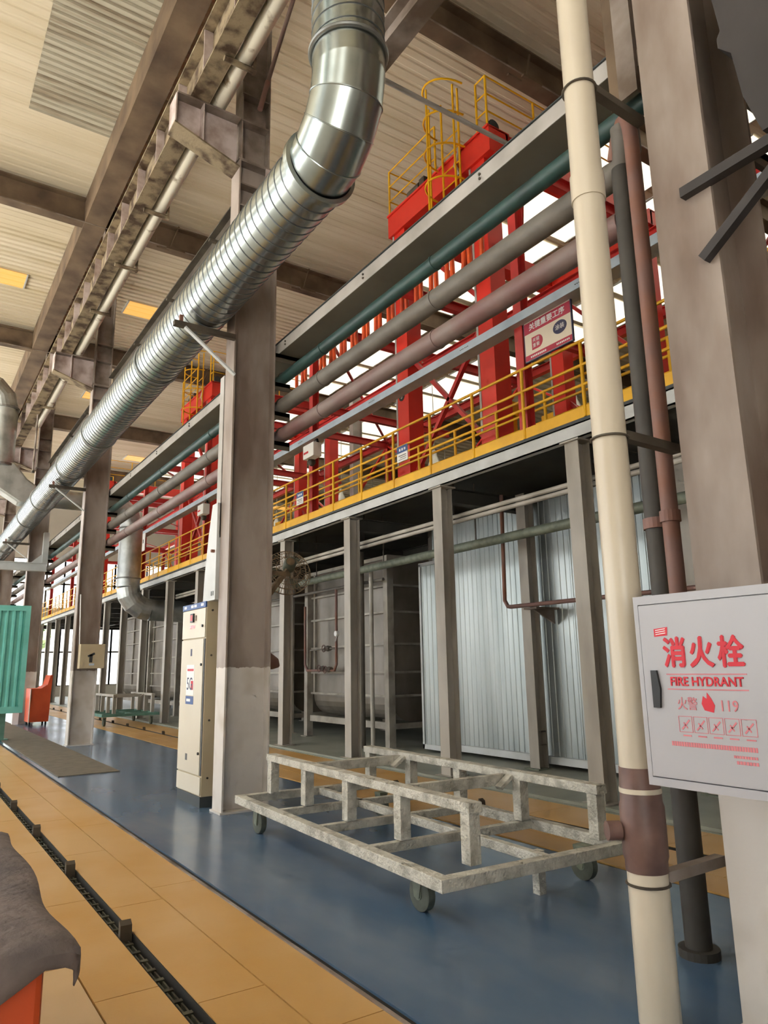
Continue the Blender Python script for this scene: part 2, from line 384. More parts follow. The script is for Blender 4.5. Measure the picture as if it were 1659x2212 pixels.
# ---- roof steel
rnames = {1.75: 'brown roof rafter over the nearest column', 7.5: 'brown roof rafter over the column beside the control cabinet', 15.9: 'brown roof rafter crossing behind the spiral duct', 23.7: 'brown roof rafter over the column with the orange bin', 31.5: 'brown roof rafter second from the far end wall', 39.3: 'brown roof rafter nearest the far end wall'}
for y, lb in rnames.items():
    t = thing('roof_rafter', lb, 'beam', (3, y, 11.45))
    obj('beam', MB().hbeam((-10, y, 11.75), (44, y, 11.75), .6, .3, .03, .02, (0, 0, 1)), 'beam_brown', t)
    for x in ((4.3, 7.9, 9.4) if y < 30 else ()):
        obj('hanger', MB().bar((x, y - .02, 11.42), (x, y - .02, 11.75), .05, .3).bar((x + .35, y - .1, 12.1), (x + .15, y - .16, 11.4), .03, .03).box(x + .05, x + .5, y - .2, y - .14, 11.38, 11.42), 'beam_brown', t)
    if y < 30:
        obj('bracing_rod', MB().tube((-6, y - .17, 11.42), (12, y - .17, 11.42), .012, 6), 'steel_brown', t)
t = thing('valley_beam', 'dark brown longitudinal valley beam under the roof above the column row', 'beam', (2.7, 0, 11.4))
obj('soffit', B(2.5, 2.95, -6, 46, 11.42, 11.5), 'beam_brown', t); obj('side_plate', B(2.5, 2.53, -6, 46, 11.5, 12.12), 'beam_brown', t); obj('side_plate', B(2.92, 2.95, -6, 46, 11.5, 12.12), 'beam_brown', t)

t = thing('conduit', 'thin grey conduit crossing from the duct riser towards the red hoist', 'conduit', (4, 5.75, 8.0)); obj('tube', MB().tube((3.33, 5.75, 8.02), (6.4, 5.75, 8.02), .03, 10), 'tray_grey', t, smooth=True)
obj('stand', B(3.31, 3.35, 5.73, 5.77, 7.51, 8.02), 'steel_brown', t); obj('clip', MB().bar((6.33, 5.75, 8.04), (6.33, 6.09, 8.16), .03, .03), 'red_dark', t)
# ---- far walls
wf = struct('wall_far', label='far end wall with tall windows')
YW = 47.5
for a, b, c, d in ((-2, 46, 0, .6), (-2, 46, 8.2, 12.3), (-2, 2.0, .6, 8.2), (17.0, 46, .6, 8.2), (2.0, 17.0, 4.6, 5.2)): obj('wall_panel', B(a, b, YW, YW + .2, c, d), 'wall_beige', wf)
for k, x in enumerate((2.0, 5.0, 8.0, 11.0, 14.0)):
    for zz in ((.6, 4.6), (5.2, 8.2)):
        nwin[0] += 1; w = struct('window_%d' % nwin[0], loc=(x + 1.5, YW, zz[0])); w['label'] = 'bright tall window in the far end wall'
        fr = MB()
        for q in range(4): fr.box(x + q - .05, x + q + .05, YW + .02, YW + .1, *zz)
        for q in (zz[0], (zz[0] + zz[1]) / 2, zz[1]): fr.box(x, x + 3, YW + .02, YW + .1, q - .05, q + .05)
        if k == 0:
            for q in range(6): fr.bar((x + .1 + .25 * q, YW + .06, zz[0]), (x + 1.4 + .25 * q, YW + .06, zz[1]), .05, .14, (0, 1, 0)).bar((x, YW + .06, zz[0] + .6 * q), (x + 3, YW + .06, zz[0] + .5 + .55 * q), .05, .12, (0, 1, 0))
        obj('window_frame', fr, 'steel_dark', w)
wn_ = struct('wall_near_added', label='unseen beige wall with a wide open doorway, added behind the viewer to shape the light')
obj('wall_panel', B(-12, -10, -8.2, -8, 0, 12.3), 'wall_beige', wn_); obj('wall_panel', B(-3, 46, -8.2, -8, 0, 12.3), 'wall_beige', wn_); obj('wall_panel', B(-10, -3, -8.2, -8, 5.5, 12.3), 'wall_beige', wn_)  # wall added out of view to dim the near side; doorway admits light
wl_ = struct('wall_left_added', label='unseen left side wall with a band of tall openings further down, added to shape the light')
obj('wall_panel', B(-12.2, -12, -8, 5, 0, 12.3), 'wall_beige', wl_); obj('wall_panel', B(-12.2, -12, 5, 47.5, 9.0, 12.3), 'wall_beige', wl_); obj('wall_panel', B(-12.2, -12, 5, 47.5, 0, .9), 'wall_beige', wl_)  # out-of-view wall added: solid part shields near objects, openings light the rest
for k in range(6): obj('added_pier', B(-12.2, -12, 12 + 7 * k, 13 + 7 * k, .9, 9.0), 'wall_beige', wl_)
struct('wall_right', B(46, 46.2, -8, 48, 0, 12.3), 'wall_beige')['label'] = 'beige side wall at the far right of the halls'
for k, (x, y, s) in enumerate(((8.2, 60, 1.6),)):
    t = thing('tree', ['rounded green tree seen through the far end window', 'taller green tree behind the far end window'][k], 'tree', (x, y, 0))
    obj('trunk', MB().tube((x, y, -.5), (x, y, 3), .2, 8), 'beam_brown', t)
    mb = MB()
    for q in range(26):
        a, b_2 = random.uniform(0, 6.28), random.uniform(-1, 1); cx = x + s * .6 * math.cos(a) * math.sqrt(1 - b_2 * b_2); cy = y + s * .6 * math.sin(a) * math.sqrt(1 - b_2 * b_2); cz = 4.5 + s * .7 * b_2
        bm = bmesh.new(); bmesh.ops.create_icosphere(bm, subdivisions=1, radius=s * .38); mb.add([(v.co.x + cx, v.co.y + cy, v.co.z + cz) for v in bm.verts], [[v.index for v in f.verts] for f in bm.faces]); bm.free()
    tag(obj('foliage', mb, 'leaf', t), None, None, kind='stuff')
struct('ground_far', B(-12, 48, 50, 110, -.5, -.02), 'ground_out')['label'] = 'yard beyond the far end wall'

# ================================================================== COLUMNS
def column(xf, yc, D, Bw, label, corbel=True, arms=True, duct=True, ztop=11.45, tie=None):
    t = thing('steel_column', label, 'column', (xf + D / 2, yc, 0)); x1 = xf + D; y0, y1 = yc - Bw / 2, yc + Bw / 2
    zc = 7.62 if corbel else ztop
    obj('flange', B(xf, xf + .02, y0, y1, 0, zc), 'column_paint', t); obj('flange', B(x1 - .02, x1, y0, y1, 0, zc), 'column_paint', t)
    obj('web', B(xf + .02, x1 - .02, yc - .008, yc + .008, 0, zc), 'column_paint', t)
    obj('base_plate', B(xf - .02, x1 + .02, y0 - .02, y1 + .02, 0, .02), 'column_paint', t)
    if corbel:
        xu = xf + .02; xv = xf + D * .78
        obj('upper_shaft', MB().box(xu, xu + .02, y0 + .02, y1 - .02, zc, ztop).box(xv - .02, xv, y0 + .02, y1 - .02, zc, ztop).box(xu + .02, xv - .02, yc - .008, yc + .008, zc, ztop), 'steel_brown', t)
        obj('cap_plate', B(xf - .01, x1 + .01, y0, y1, zc, zc + .025), 'steel_brown', t)
        c = thing('corbel', None, None, (0, 0, 0)); c.parent = t; c.location = (0, 0, 0); bpy.data.objects.remove(c)
        obj('corbel_top', B(xf - .8, xf, y0, y1, 8.19, 8.215), 'steel_brown', t)
        obj('corbel_web', MB().prism([(xf, 7.52), (xf, 8.19), (xf - .8, 8.19), (xf - .8, 7.80)], 'y', yc - .01, yc + .01), 'stiffener_lilac', t)
        obj('corbel_soffit', MB().prism([(xf, 7.50), (xf, 7.525), (xf - .82, 7.80), (xf - .82, 7.775)], 'y', y0, y1), 'crane_beam_paint', t)
        obj('corbel_stiffener', B(xf - .815, xf - .8, y0, y1, 7.78, 8.19), 'stiffener_lilac', t); obj('corbel_stiffener', MB().box(xf - .48, xf - .465, y0, y1, 7.68, 8.19), 'stiffener_lilac', t)
        for z in (7.0, 7.3, 7.62, 8.2, 8.6): obj('stiffener_plate', B(xf + .02, x1 - .02 if z < 7.7 else xv - .02, y0 + .005, yc - .008, z - .01, z + .01), 'steel_brown', t)
    if duct:
        obj('duct_arm', MB().box(xf - .72, xf, y0 - .04, y0 + .02, 5.19, 5.25), 'steel_dark', t)
        obj('duct_brace', MB().bar((xf - .6, y0 - .03, 5.19), (xf, y0 - .03, 4.75), .05, .02, (1, 0, 0)), 'platform_grey', t)
        obj('duct_stop', B(xf - .66, xf - .62, y0 - .03, y0 + .01, 5.25, 5.33), 'pipe_rust', t)
    if arms:
        for z, r, ln in ((5.16, .0, .42), (4.79, .0, .2), (4.42, .0, .2), (4.055, 0, .2)):
            obj('pipe_arm', MB().box(x1, x1 + ln, y0, y0 + .06, z - .05, z).box(x1, x1 + ln, y0, y0 + .008, z - .1, z), 'steel_dark', t)
    return t
column(2.95, 1.75, .45, .30, 'nearest brown column behind the hydrant cabinet, at the right edge', duct=False)
cC = column(2.88, 7.5, .52, .26, 'brown and white steel column standing beside the cream control cabinet')
column(2.94, 15.93, .48, .26, 'steel column carrying a small beige box, with a tall white base')
column(2.92, 23.75, .5, .26, 'steel column behind the orange bin, beside the teal panel')
column(2.9, 31.5, .5, .26, 'fourth column of the row, far behind the teal panel')
column(2.9, 39.3, .5, .26, 'last column of the row before the far end wall')
# bolted connection plate on the centre column
obj('connection_plate', B(3.22, 3.46, 7.345, 7.362, 7.1, 7.6), 'stiffener_lilac', cC)
for z in (7.2, 7.5): obj('bolt', MB().tube((3.28, 7.345, z), (3.28, 7.32, z), .02, 6), 'steel_dark', cC)
# vertical cable trunking and tapered box above the cabinet (fixed to column)
tr = thing('cable_trunking', 'pale vertical cable trunking with tapered box above the control cabinet', 'cable trunking', (2.95, 7.75, 2.2))
obj('trunk', B(2.87, 2.97, 7.64, 7.76, 2.9, 4.85), 'tray_grey', tr)
obj('tapered_box', MB().prism([(7.64, 2.2), (8.02, 2.2), (7.98, 2.55), (7.9, 2.95), (7.8, 3.3), (7.64, 3.3)], 'x', 2.84, 3.06), 'platform_grey', tr)
obj('screw', MB().tube((2.84, 7.70, 2.75), (2.80, 7.70, 2.75), .018, 8), 'pipe_rust', tr)
for k in (7.69, 7.74): obj('slot', B(2.835, 2.842, k, k + .015, 2.25, 2.3), 'black', tr)
t = thing('vertical_channel', 'brown vertical steel channel rising above the reddish pipe elbow', 'channel', (3.4, 2.3, 4.83))
obj('web', B(3.36, 3.37, 2.19, 2.32, 4.83, 11.4), 'steel_brown', t); obj('flange', B(3.37, 3.43, 2.19, 2.20, 4.83, 11.4), 'steel_brown', t); obj('rear_angle', B(3.38, 3.40, 2.32, 2.40, 4.83, 11.4), 'beam_brown', t)
for z in (5.0, 6.4, 8.6): obj('cleat', B(3.385, 3.395, 1.9, 2.19, z, z + .12), 'steel_brown', t)
# tie beams between columns
for y0, y1, lb in ((2.05, 7.34, 'brown tie beam bolted between the two nearest columns behind the duct elbow'), (7.8, 15.7, 'dark tie beam running behind the spiral duct to the second column'), (16.2, 23.5, 'tie beam in the third bay of columns'), ):
    t = thing('tie_beam', lb, 'beam', (3.33, y0, 7.2))
    zt_ = 7.36 if y0 < 5 else 7.66
    obj('beam', MB().hbeam((3.33, y0, zt_), (3.33, y1, zt_), .3, .2, .02, .014, (0, 0, 1)), 'steel_brown' if y0 < 5 else 'steel_dark', t)
    for k in range(3): obj('cross_bar', B(3.1, 3.55, y0 + 1.2 + k * 2, y0 + 1.26 + k * 2, zt_ - .19, zt_ - .155), 'steel_dark', t)

# ================================================================== CRANE RUNWAY
t = thing('crane_runway_beam', 'old overhead crane runway beam with stiffeners carried on the column corbels', 'beam', (2.35, 0, 8.22))
obj('bottom_flange', B(2.235, 2.465, -4, 24, 8.22, 8.245), 'crane_beam_paint', t); obj('top_flange', B(2.225, 2.475, -4, 24, 8.81, 8.84), 'crane_beam_paint', t)
obj('web', B(2.344, 2.356, -4, 24, 8.245, 8.81), 'crane_beam_paint', t)
obj('rail', B(2.32, 2.38, -4, 24, 8.84, 8.93), 'steel_dark', t)
src = None
for k in range(23):
    y = 2.2 + .95 * k
    if src is None: src = obj('stiffener', MB().prism([(2.238, 8.245), (2.344, 8.245), (2.344, 8.81), (2.238, 8.81)], 'y', y, y + .012), 'stiffener_lilac', t, loc=(2.35, y, 8.22))
    else: inst(src, t, 'stiffener', (2.35, y, 8.22))
t = thing('overhead_white_pipe', 'peeling white pipe clamped under the crane runway beam', 'pipe', (2.56, 0, 8.2))
obj('pipe', MB().tube((2.61, 1, 8.32), (2.61, 21.5, 8.32), .095, 20), 'pipe_white', t, smooth=True)
for y in (4.9, 6.6, 8.1, 9.85, 11.6, 13.5, 17.0, 19.5): obj('clamp', MB().tube((2.36, y, 8.185), (2.74, y, 8.185), .034, 8).box(2.705, 2.735, y - .03, y + .03, 8.15, 8.44), 'crane_beam_paint', t)
for y, zb, yb in ((6.25, 8.7, 5.4),):
    t = thing('drop_pipe', 'thin rusty pipe slanting down to the column head beside the duct riser', 'pipe', (2.95, 7.3, 8.6))
    obj('pipe', MB().path([(3.1, 7.3, 8.4), (3.33, 7.3, 9.4), (3.72, 7.3, 11.05)], .028, 10), 'pipe_red', t, smooth=True); obj('lower_sleeve', MB().tube((3.1, 7.3, 8.38), (3.2, 7.3, 8.84), .034, 10), 'pipe_rust', t, smooth=True)
t = thing('hanging_rod', 'thin steel rod hanging from the crane runway beam at the far duct tee', 'rod', (2.5, 20.3, 6.0)); obj('rod', MB().tube((2.44, 20.3, 6.6), (2.44, 20.3, 8.22), .025, 8), 'steel_brown', t); obj('nut', MB().tube((2.44, 20.3, 6.6), (2.44, 20.3, 6.66), .04, 6), 'steel_dark', t)

# ================================================================== SPIRAL DUCT
dx, dz, dr = 2.53, 5.555, .295
sd = thing('spiral_duct', 'large shiny galvanised spiral duct with segmented elbow along the column row', 'duct', (dx, 4.6, dz))
def shell(p0, axis, L, r, n=48):
    q = (p0[0], p0[1] + L, p0[2]) if axis == 'y' else (p0[0], p0[1], p0[2] + L)
    return MB().tube(p0, q, r, n, cap=False)
def seam(p0, axis, L, r, pitch=.125, n=30):
    pts = []; k = 0
    while k / n * pitch <= L:
        t = 2 * math.pi * k / n; c, sn, q = r * math.cos(t), r * math.sin(t), k / n * pitch
        pts.append((p0[0] + c, p0[1] + q, p0[2] + sn) if axis == 'y' else (p0[0] + c, p0[1] + sn, p0[2] + q)); k += 1
    return MB().path(pts, .006, 5)
def spiral_piece(nm, p0, axis, L, r):
    o = obj(nm, shell(p0, axis, L, r), 'galv', sd, smooth=True)
    obj('lock_seam', seam(p0, axis, L, r + .001), 'seam_metal', o, smooth=True)
cuts = [4.62, 9.3, 12.75, 15.2, 18.6, 21.0, 26, 31, 36, 41]
for a, b in zip(cuts[:-1], cuts[1:]):
    spiral_piece('duct_section', (dx, a, dz), 'y', b - a, dr)
ring = lambda p, ax, r, w: MB().path([(p[0] + r * math.cos(2 * math.pi * k / 40), p[1], p[2] + r * math.sin(2 * math.pi * k / 40)) if ax == 'y' else (p[0] + r * math.cos(2 * math.pi * k / 40), p[1] + r * math.sin(2 * math.pi * k / 40), p[2]) for k in range(40)], w, 8, closed=True)
for y in cuts[1:-1]: obj('collar', ring((dx, y, dz), 'y', dr + .006, .016), 'collar', sd, smooth=True)
# elbow of mitred gores: centre of bend at (y=4.72, z=dz+.6)
Rb = .52; yb, zb = 4.18 + Rb, dz + Rb
angs = [0, 22.5, 45, 67.5, 90]
def gore(a0, a1, r=dr):
    mb = MB(); n = 40
    for a in (a0, a1):
        ra = math.radians(a); cx, cz = yb - Rb * math.sin(ra), zb - Rb * math.cos(ra)
        # ring in the mitre plane spanned by x and the radial direction
        rd = (-math.sin(ra), -math.cos(ra)); k = 1.0
        for j in range(n):
            t = 2 * math.pi * j / n; mb.v.append((dx + r * math.cos(t), cx + rd[0] * r * k * math.sin(t), cz + rd[1] * r * k * math.sin(t)))
    for j in range(n): mb.f.append((j, (j + 1) % n, n + (j + 1) % n, n + j))
    return mb
for a, b in zip(angs[:-1], angs[1:]): obj('elbow_gore', gore(a, b), 'galv', sd, smooth=True)
for a in angs[1:-1]:
    ra = math.radians(a); pts = []
    for j in range(40):
        t = 2 * math.pi * j / 40; pts.append((dx + (dr + .002) * math.cos(t), yb - Rb * math.sin(ra) - math.sin(ra) * (dr + .002) * math.sin(t), zb - Rb * math.cos(ra) - math.cos(ra) * (dr + .002) * math.sin(t)))
    obj('elbow_seam', MB().path(pts, .006, 6, closed=True), 'galv', sd, smooth=True)
obj('collar', MB().path([(dx, 4.62, dz), (dx, 4.63, dz), (dx, 4.69, dz), (dx, 4.70, dz)], .3, 48, cap=False, radii=[dr, dr + .035, dr + .035, dr]), 'galv', sd, smooth=True)
obj('sleeve', MB().tube((dx, 4.18, zb), (dx, 4.18, zb + .2), dr, 40, cap=False), 'galv', sd, smooth=True)
obj('collar', ring((dx, 4.18, zb + .2), 'z', dr + .012, .02), 'collar', sd, smooth=True)
spiral_piece('riser_section', (dx, 4.18, zb + .2), 'z', 7.25 - zb - .2, dr)
obj('upper_elbow', MB().path([(dx, 4.18, 7.25), (dx - .06, 4.18, 7.45), (dx - .25, 4.18, 7.66), (dx - .48, 4.18, 7.72)], dr, 40, cap=False), 'galv', sd, smooth=True)
obj('branch_pipe', MB().tube((dx - .48, 4.18, 7.72), (-4, 4.18, 7.72), dr, 40), 'galv', sd, smooth=True)
for x in (1.2, -2.0): obj('hanger_rod', MB().tube((x, 4.18, 8.0), (x, 4.18, 12.1), .012, 6), 'steel_dark', sd)

# ================================================================== CABLE TRAY + THREE PIPES at the columns
for y0, y1, lb in ((-1, 7.7, 'grey covered cable tray with joint bolts spanning the two nearest columns'), (7.7, 16.1, 'grey covered cable tray behind the control cabinet column'), (16.1, 40, 'grey covered cable tray in the far bays')):
    t = thing('cable_tray', lb, 'cable tray', (3.6, y0, 5.17))
    obj('side', B(3.45, 3.456, y0, y1, 5.165, 5.30), 'tray_grey', t); obj('bottom', B(3.456, 3.80, y0, y1, 5.165, 5.172), 'tray_under_shade', t); obj('side', B(3.794, 3.8, y0, y1, 5.172, 5.30), 'tray_grey', t)
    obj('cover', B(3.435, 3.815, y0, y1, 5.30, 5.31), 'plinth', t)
    y = y0 + 1.2
    while y < min(y1, 24):
        for z in (5.215, 5.255): obj('bolt', MB().tube((3.45, y, z), (3.438, y, z), .012, 6), 'steel_dark', t)
        y += 1.75
def hpipe(name, z, r, m, label, y0, y1, pts=None):
    t = thing(name, label, 'pipe', (3.53, y0, z)); P_ = [(3.53, y1, z), (3.53, y0, z)] + (pts or [])
    obj('pipe', MB().path(P_, r, 20), m, t, smooth=True)
    for y in ((4.4, 6.4, 9.8, 12.2, 14.4)): obj('weld_joint', MB().tube((3.53, y, z), (3.53, y + .025, z), r + .006, 20), m, t, smooth=True)
    for y in (7.41, 15.84, 23.66): obj('pipe_clip', MB().path([(3.53 + (r + .008) * math.cos(q), y, z + (r + .008) * math.sin(q)) for q in [math.pi * k / 8 - .1 for k in range(9)]], .007, 6), 'steel_dark', t)
    return t
hpipe('horizontal_pipe', 4.87, .065, 'pipe_green', 'dark green pipe, uppermost of the three running along the columns', -1, 40)
hpipe('horizontal_pipe', 4.52, .088, 'pipe_grey', 'grey pipe, middle of the three running along the columns', 2.55, 40, [(3.53, 2.45, 4.53), (3.5, 2.4, 4.6), (3.47, 2.38, 4.75)])
hpipe('horizontal_pipe', 4.155, .083, 'pipe_red', 'dull red pipe, lowest of the three running along the columns', 2.5, 40)
# risers by the near column
t = thing('vertical_pipe', 'black vertical pipe beside the reddish pipe at the nearest column', 'pipe', (3.5, 2.45, 0)); obj('pipe', MB().tube((3.5, 2.45, 0), (3.5, 2.45, 4.5), .065, 20), 'pipe_black', t, smooth=True); obj('floor_flange', MB().tube((3.5, 2.45, 0), (3.5, 2.45, .04), .1, 20), 'pipe_black', t)
obj('strap', MB().tube((3.5, 2.45, 2.18), (3.5, 2.45, 2.24), .075, 20), 'pipe_rust', t)
t = thing('vertical_pipe', 'reddish rusty pipe with a curved top elbow at the nearest column', 'pipe', (3.38, 2.28, 0))
obj('pipe', MB().path([(3.38, 2.28, 0.85), (3.38, 2.28, 4.55), (3.385, 2.29, 4.66), (3.41, 2.32, 4.74), (3.45, 2.38, 4.77), (3.5, 2.46, 4.73), (3.53, 2.52, 4.62)], .045, 16), 'pipe_rust', t, smooth=True); obj('strap', MB().tube((3.38, 2.28, 2.18), (3.38, 2.28, 2.24), .055, 16), 'pipe_rust', t)

# ================================================================== PVC DOWNPIPE, HYDRANT CABINET
px, py = 2.745, 2.135
t = thing('drain_pipe', 'cream plastic drain pipe standing before the nearest column', 'pipe', (px, py, 0))
obj('pipe', MB().tube((px, py, .93), (px, py, 12.1), .08, 28), 'pvc', t, smooth=True)
obj('coupling', MB().tube((px, py, 3.79), (px, py, 3.94), .087, 28), 'pvc', t, smooth=True)
obj('stained_joint', MB().path([(px, py, .58), (px, py, .62), (px, py, .64), (px, py, .84), (px, py, .86), (px, py, 1.0)], .085, 28, radii=[.088, .088, .094, .094, .088, .083]), 'pvc_stain', t, smooth=True)
obj('yellow_ring', MB().tube((px, py, .895), (px, py, .915), .0895, 28), 'pvc', t, smooth=True)
obj('plug', MB().tube((px - .08, py + .06, .74), (px - .13, py + .09, .74), .04, 16), 'pvc_stain', t, smooth=True)
obj('lower_pipe', MB().tube((px, py, 0), (px, py, .6), .084, 28), 'pvc', t, smooth=True)
for z in (4.465, 2.5, .53):
    obj('clamp', MB().path([(px + .088 * math.cos(k * .26), py + .088 * math.sin(k * .26), z) for k in range(24)], .006, 6, closed=True), 'steel_dark', t)
    obj('clamp_arm', MB().bar((px + .07, py - .03, z + .02), (px + .5, py - .02, z + .02), .05, .045), 'steel_dark' if z > 1 else 'steel_brown', t)
hc = thing('hydrant_cabinet', 'white fire hydrant cabinet with red lettering on the nearest column', 'cabinet', (2.56, 1.545, .99))
X0 = 2.46
obj('body', B(X0 + .02, 2.655, 1.215, 1.872, .985, 1.705), 'hydrant_white', hc, bevel=.004)
obj('door_frame', MB().box(X0 + .004, X0 + .02, 1.215, 1.872, 1.672, 1.705).box(X0 + .004, X0 + .02, 1.215, 1.872, .985, 1.015).box(X0 + .004, X0 + .02, 1.852, 1.872, 1.015, 1.672).box(X0 + .004, X0 + .02, 1.215, 1.235, 1.015, 1.672), 'hydrant_white', hc)
dr_ = obj('door', B(X0, X0 + .02, 1.239, 1.848, 1.019, 1.668), 'hydrant_white', hc, bevel=.002)
obj('mounting_bracket', MB().box(2.655, 2.95, 1.3, 1.34, 1.1, 1.14).box(2.655, 2.95, 1.62, 1.66, 1.1, 1.14).box(2.655, 2.95, 1.62, 1.66, 1.55, 1.59), 'steel_dark', hc)
obj('handle', MB().prism([(1.808, 1.275), (1.808, 1.415), (1.783, 1.415), (1.772, 1.345), (1.779, 1.275)], 'x', X0 - .012, X0 - .001), 'black', dr_)
xt = X0 - .0015
# red lettering, as printed on the door
text('lettering', '消', .118, 'red_print', dr_, (xt, 1.700, 1.473), '-x', sx=.86, fat=.0035)
text('lettering', '火', .118, 'red_print', dr_, (xt, 1.590, 1.472), '-x', sx=.86, fat=.0035)
text('lettering', '栓', .118, 'red_print', dr_, (xt, 1.475, 1.471), '-x', sx=.86, fat=.0035)
text('lettering', 'FIRE HYDRANT', .046, 'red_print', dr_, (xt, 1.585, 1.372), '-x', sx=.93, fat=.001)
for z in (1.400, 1.345): obj('printed_line', B(X0 - .0015, X0 - .0003, 1.425, 1.745, z - .002, z + .002), 'red_fade', dr_)
text('lettering', '火警', .050, 'red_fade', dr_, (xt, 1.668, 1.290), '-x', sx=.85)
text('lettering', '119', .055, 'red_fade', dr_, (xt, 1.505, 1.288), '-x', sx=.9)
obj('flame_mark', MB().prism([(1.60, 1.272), (1.565, 1.265), (1.558, 1.29), (1.57, 1.315), (1.585, 1.335), (1.588, 1.312), (1.602, 1.322), (1.61, 1.295)], 'x', X0 - .0015, X0 - .0003), 'red_print', dr_)
obj('logo_block', MB().prism([(1.783, 1.573), (1.722, 1.578), (1.726, 1.546), (1.783, 1.543)], 'x', X0 - .0015, X0 - .0003), 'red_print', dr_)
for k in range(3): obj('logo_stripe', MB().bar((X0 - .002, 1.776, 1.551 + k * .008), (X0 - .002, 1.732, 1.556 + k * .008), .003, .0008, (1, 0, 0)), 'white_print', dr_)
for k in range(5):
    y = 1.712 - k * .061; bx = MB()
    bx.box(X0 - .0013, X0 - .0003, y - .056, y, 1.246, 1.248).box(X0 - .0013, X0 - .0003, y - .056, y, 1.19, 1.192).box(X0 - .0013, X0 - .0003, y - .056, y - .054, 1.192, 1.246).box(X0 - .0013, X0 - .0003, y - .002, y, 1.192, 1.246)
    bx.bar((X0 - .001, y - .012, 1.2), (X0 - .001, y - .045, 1.235), .006, .0008, (1, 0, 0)).bar((X0 - .001, y - .035, 1.205), (X0 - .001, y - .02, 1.225), .005, .0008, (1, 0, 0)).box(X0 - .0013, X0 - .0003, y - .048, y - .014, 1.176, 1.181)
    obj('instruction_pictogram', bx, 'red_fade', dr_)
ln = MB()
for k in range(34): ln.box(X0 - .0013, X0 - .0003, 1.742 - k * .0098, 1.742 - k * .0098 + .0075, 1.139, 1.155)
for k in range(9): ln.box(X0 - .0013, X0 - .0003, 1.50 - k * .0098, 1.50 - k * .0098 + .0075, 1.115, 1.124)
for k in range(7): ln.box(X0 - .0013, X0 - .0003, 1.49 - k * .0115, 1.49 - k * .0115 + .009, 1.095, 1.106)
obj('fine_print', ln, 'red_fade', dr_)
# dark bracket and unit at the right edge
t = thing('wall_bracket', 'dark angle-steel bracket welded to the nearest column at the right edge', 'bracket', (2.93, 1.7, 3.3))
obj('arm', MB().bar((2.93, 1.73, 3.655), (2.93, .6, 3.655), .05, .05), 'dark_unit', t); obj('brace', MB().bar((2.925, 1.66, 3.27), (2.925, 1.1, 3.655), .045, .045), 'dark_unit', t)
t = thing('dark_unit', 'black equipment box on the bracket at the top right corner', 'equipment', (2.9, 1.1, 3.68))
obj('casing', MB().prism([(.5, 3.68), (1.30, 3.68), (1.36, 3.9), (1.385, 4.15), (1.44, 4.22), (1.44, 4.27), (1.42, 4.3), (1.45, 4.6), (1.45, 5.2), (.5, 5.2)], 'x', 2.87, 3.3), 'dark_unit', t); obj('lid', B(2.86, 3.31, .5, 1.46, 5.2, 5.24), 'dark_unit', t)

# ================================================================== CONTROL CABINET
cb = thing('control_cabinet', 'tall cream electrical control cabinet with blue header by the centre column', 'cabinet', (3.03, 8.25, 0))
obj('plinth', B(2.83, 3.24, 7.87, 8.63, 0, .11), 'plinth', cb); obj('body', B(2.835, 3.25, 7.855, 8.645, .11, 2.2), 'cabinet_side', cb, bevel=.004)
F = 2.82
obj('header', B(F - .004, 2.835, 7.855, 8.645, 2.135, 2.2), 'blue_print', cb)
for y0_, y1_ in ((8.5, 8.58), (8.15, 8.34), (7.92, 8.0)):
    obj('header_lettering', MB().box(F - .006, F - .004, y0_, y0_ + (y1_ - y0_) * .42, 2.155, 2.185).box(F - .006, F - .004, y0_ + (y1_ - y0_) * .55, y1_, 2.155, 2.185), 'white_print', cb)
d1 = obj('door', B(F, 2.835, 7.862, 8.64, 1.80, 2.128), 'cabinet_cream', cb, bevel=.003)
d2 = obj('door', B(F, 2.835, 7.9, 8.64, .325, 1.785), 'cabinet_cream', cb, bevel=.003)
obj('lower_panel', B(F, 2.835, 7.862, 8.64, .125, .31), 'cabinet_cream', cb, bevel=.003)
obj('hinge_strip', B(F + .006, 2.835, 7.862, 7.895, .325, 1.785), 'gap_grey', cb)
obj('meter', B(F - .02, F, 8.22, 8.32, 1.985, 2.085), 'black', d1); obj('meter_screen', B(F - .022, F - .02, 8.235, 8.305, 2.0, 2.07), 'red_dark', d1); obj('meter', B(F - .01, F, 8.15, 8.18, 2.0, 2.06), 'steel_brown', d1)
for k in range(3): obj('indicator_digit', B(F - .006, F, 8.31 - k * .055, 8.355 - k * .055, 1.915, 1.95), 'led_red', d1)
for z, dd in ((1.93, d1), (1.5, d2), (.55, d2)): obj('lock', MB().tube((F, 7.93, z), (F - .015, 7.93, z), .015, 10), 'black', dd)
obj('name_plate', B(F - .002, F, 8.26, 8.31, 1.60, 1.68), 'navy_print', d2)
st = obj('sticker', B(F - .002, F, 8.16, 8.42, 1.16, 1.50), 'white_print', d2)
obj('sticker_band', B(F - .003, F - .002, 8.16, 8.42, 1.06, 1.15), 'blue_print', d2); text('lettering', '5G', .2, 'navy_print', d2, (F - .003, 8.3, 1.28), '-x', sx=.8); obj('sticker_accent', MB().box(F - .003, F - .002, 8.18, 8.39, 1.43, 1.455).box(F - .003, F - .002, 8.18, 8.26, 1.22, 1.32), 'red_print', d2)
obj('sticker_print', MB().box(F - .004, F - .003, 8.26, 8.39, 1.09, 1.12), 'white_print', d2)
obj('vent', B(F - .002, F, 8.3, 8.36, .45, .52), 'gap_grey', d2)
for z in (.3, .9, 1.6, 2.1): obj('side_screw', MB().tube((2.9, 7.855, z), (2.9, 7.845, z), .012, 8), 'steel_dark', cb)

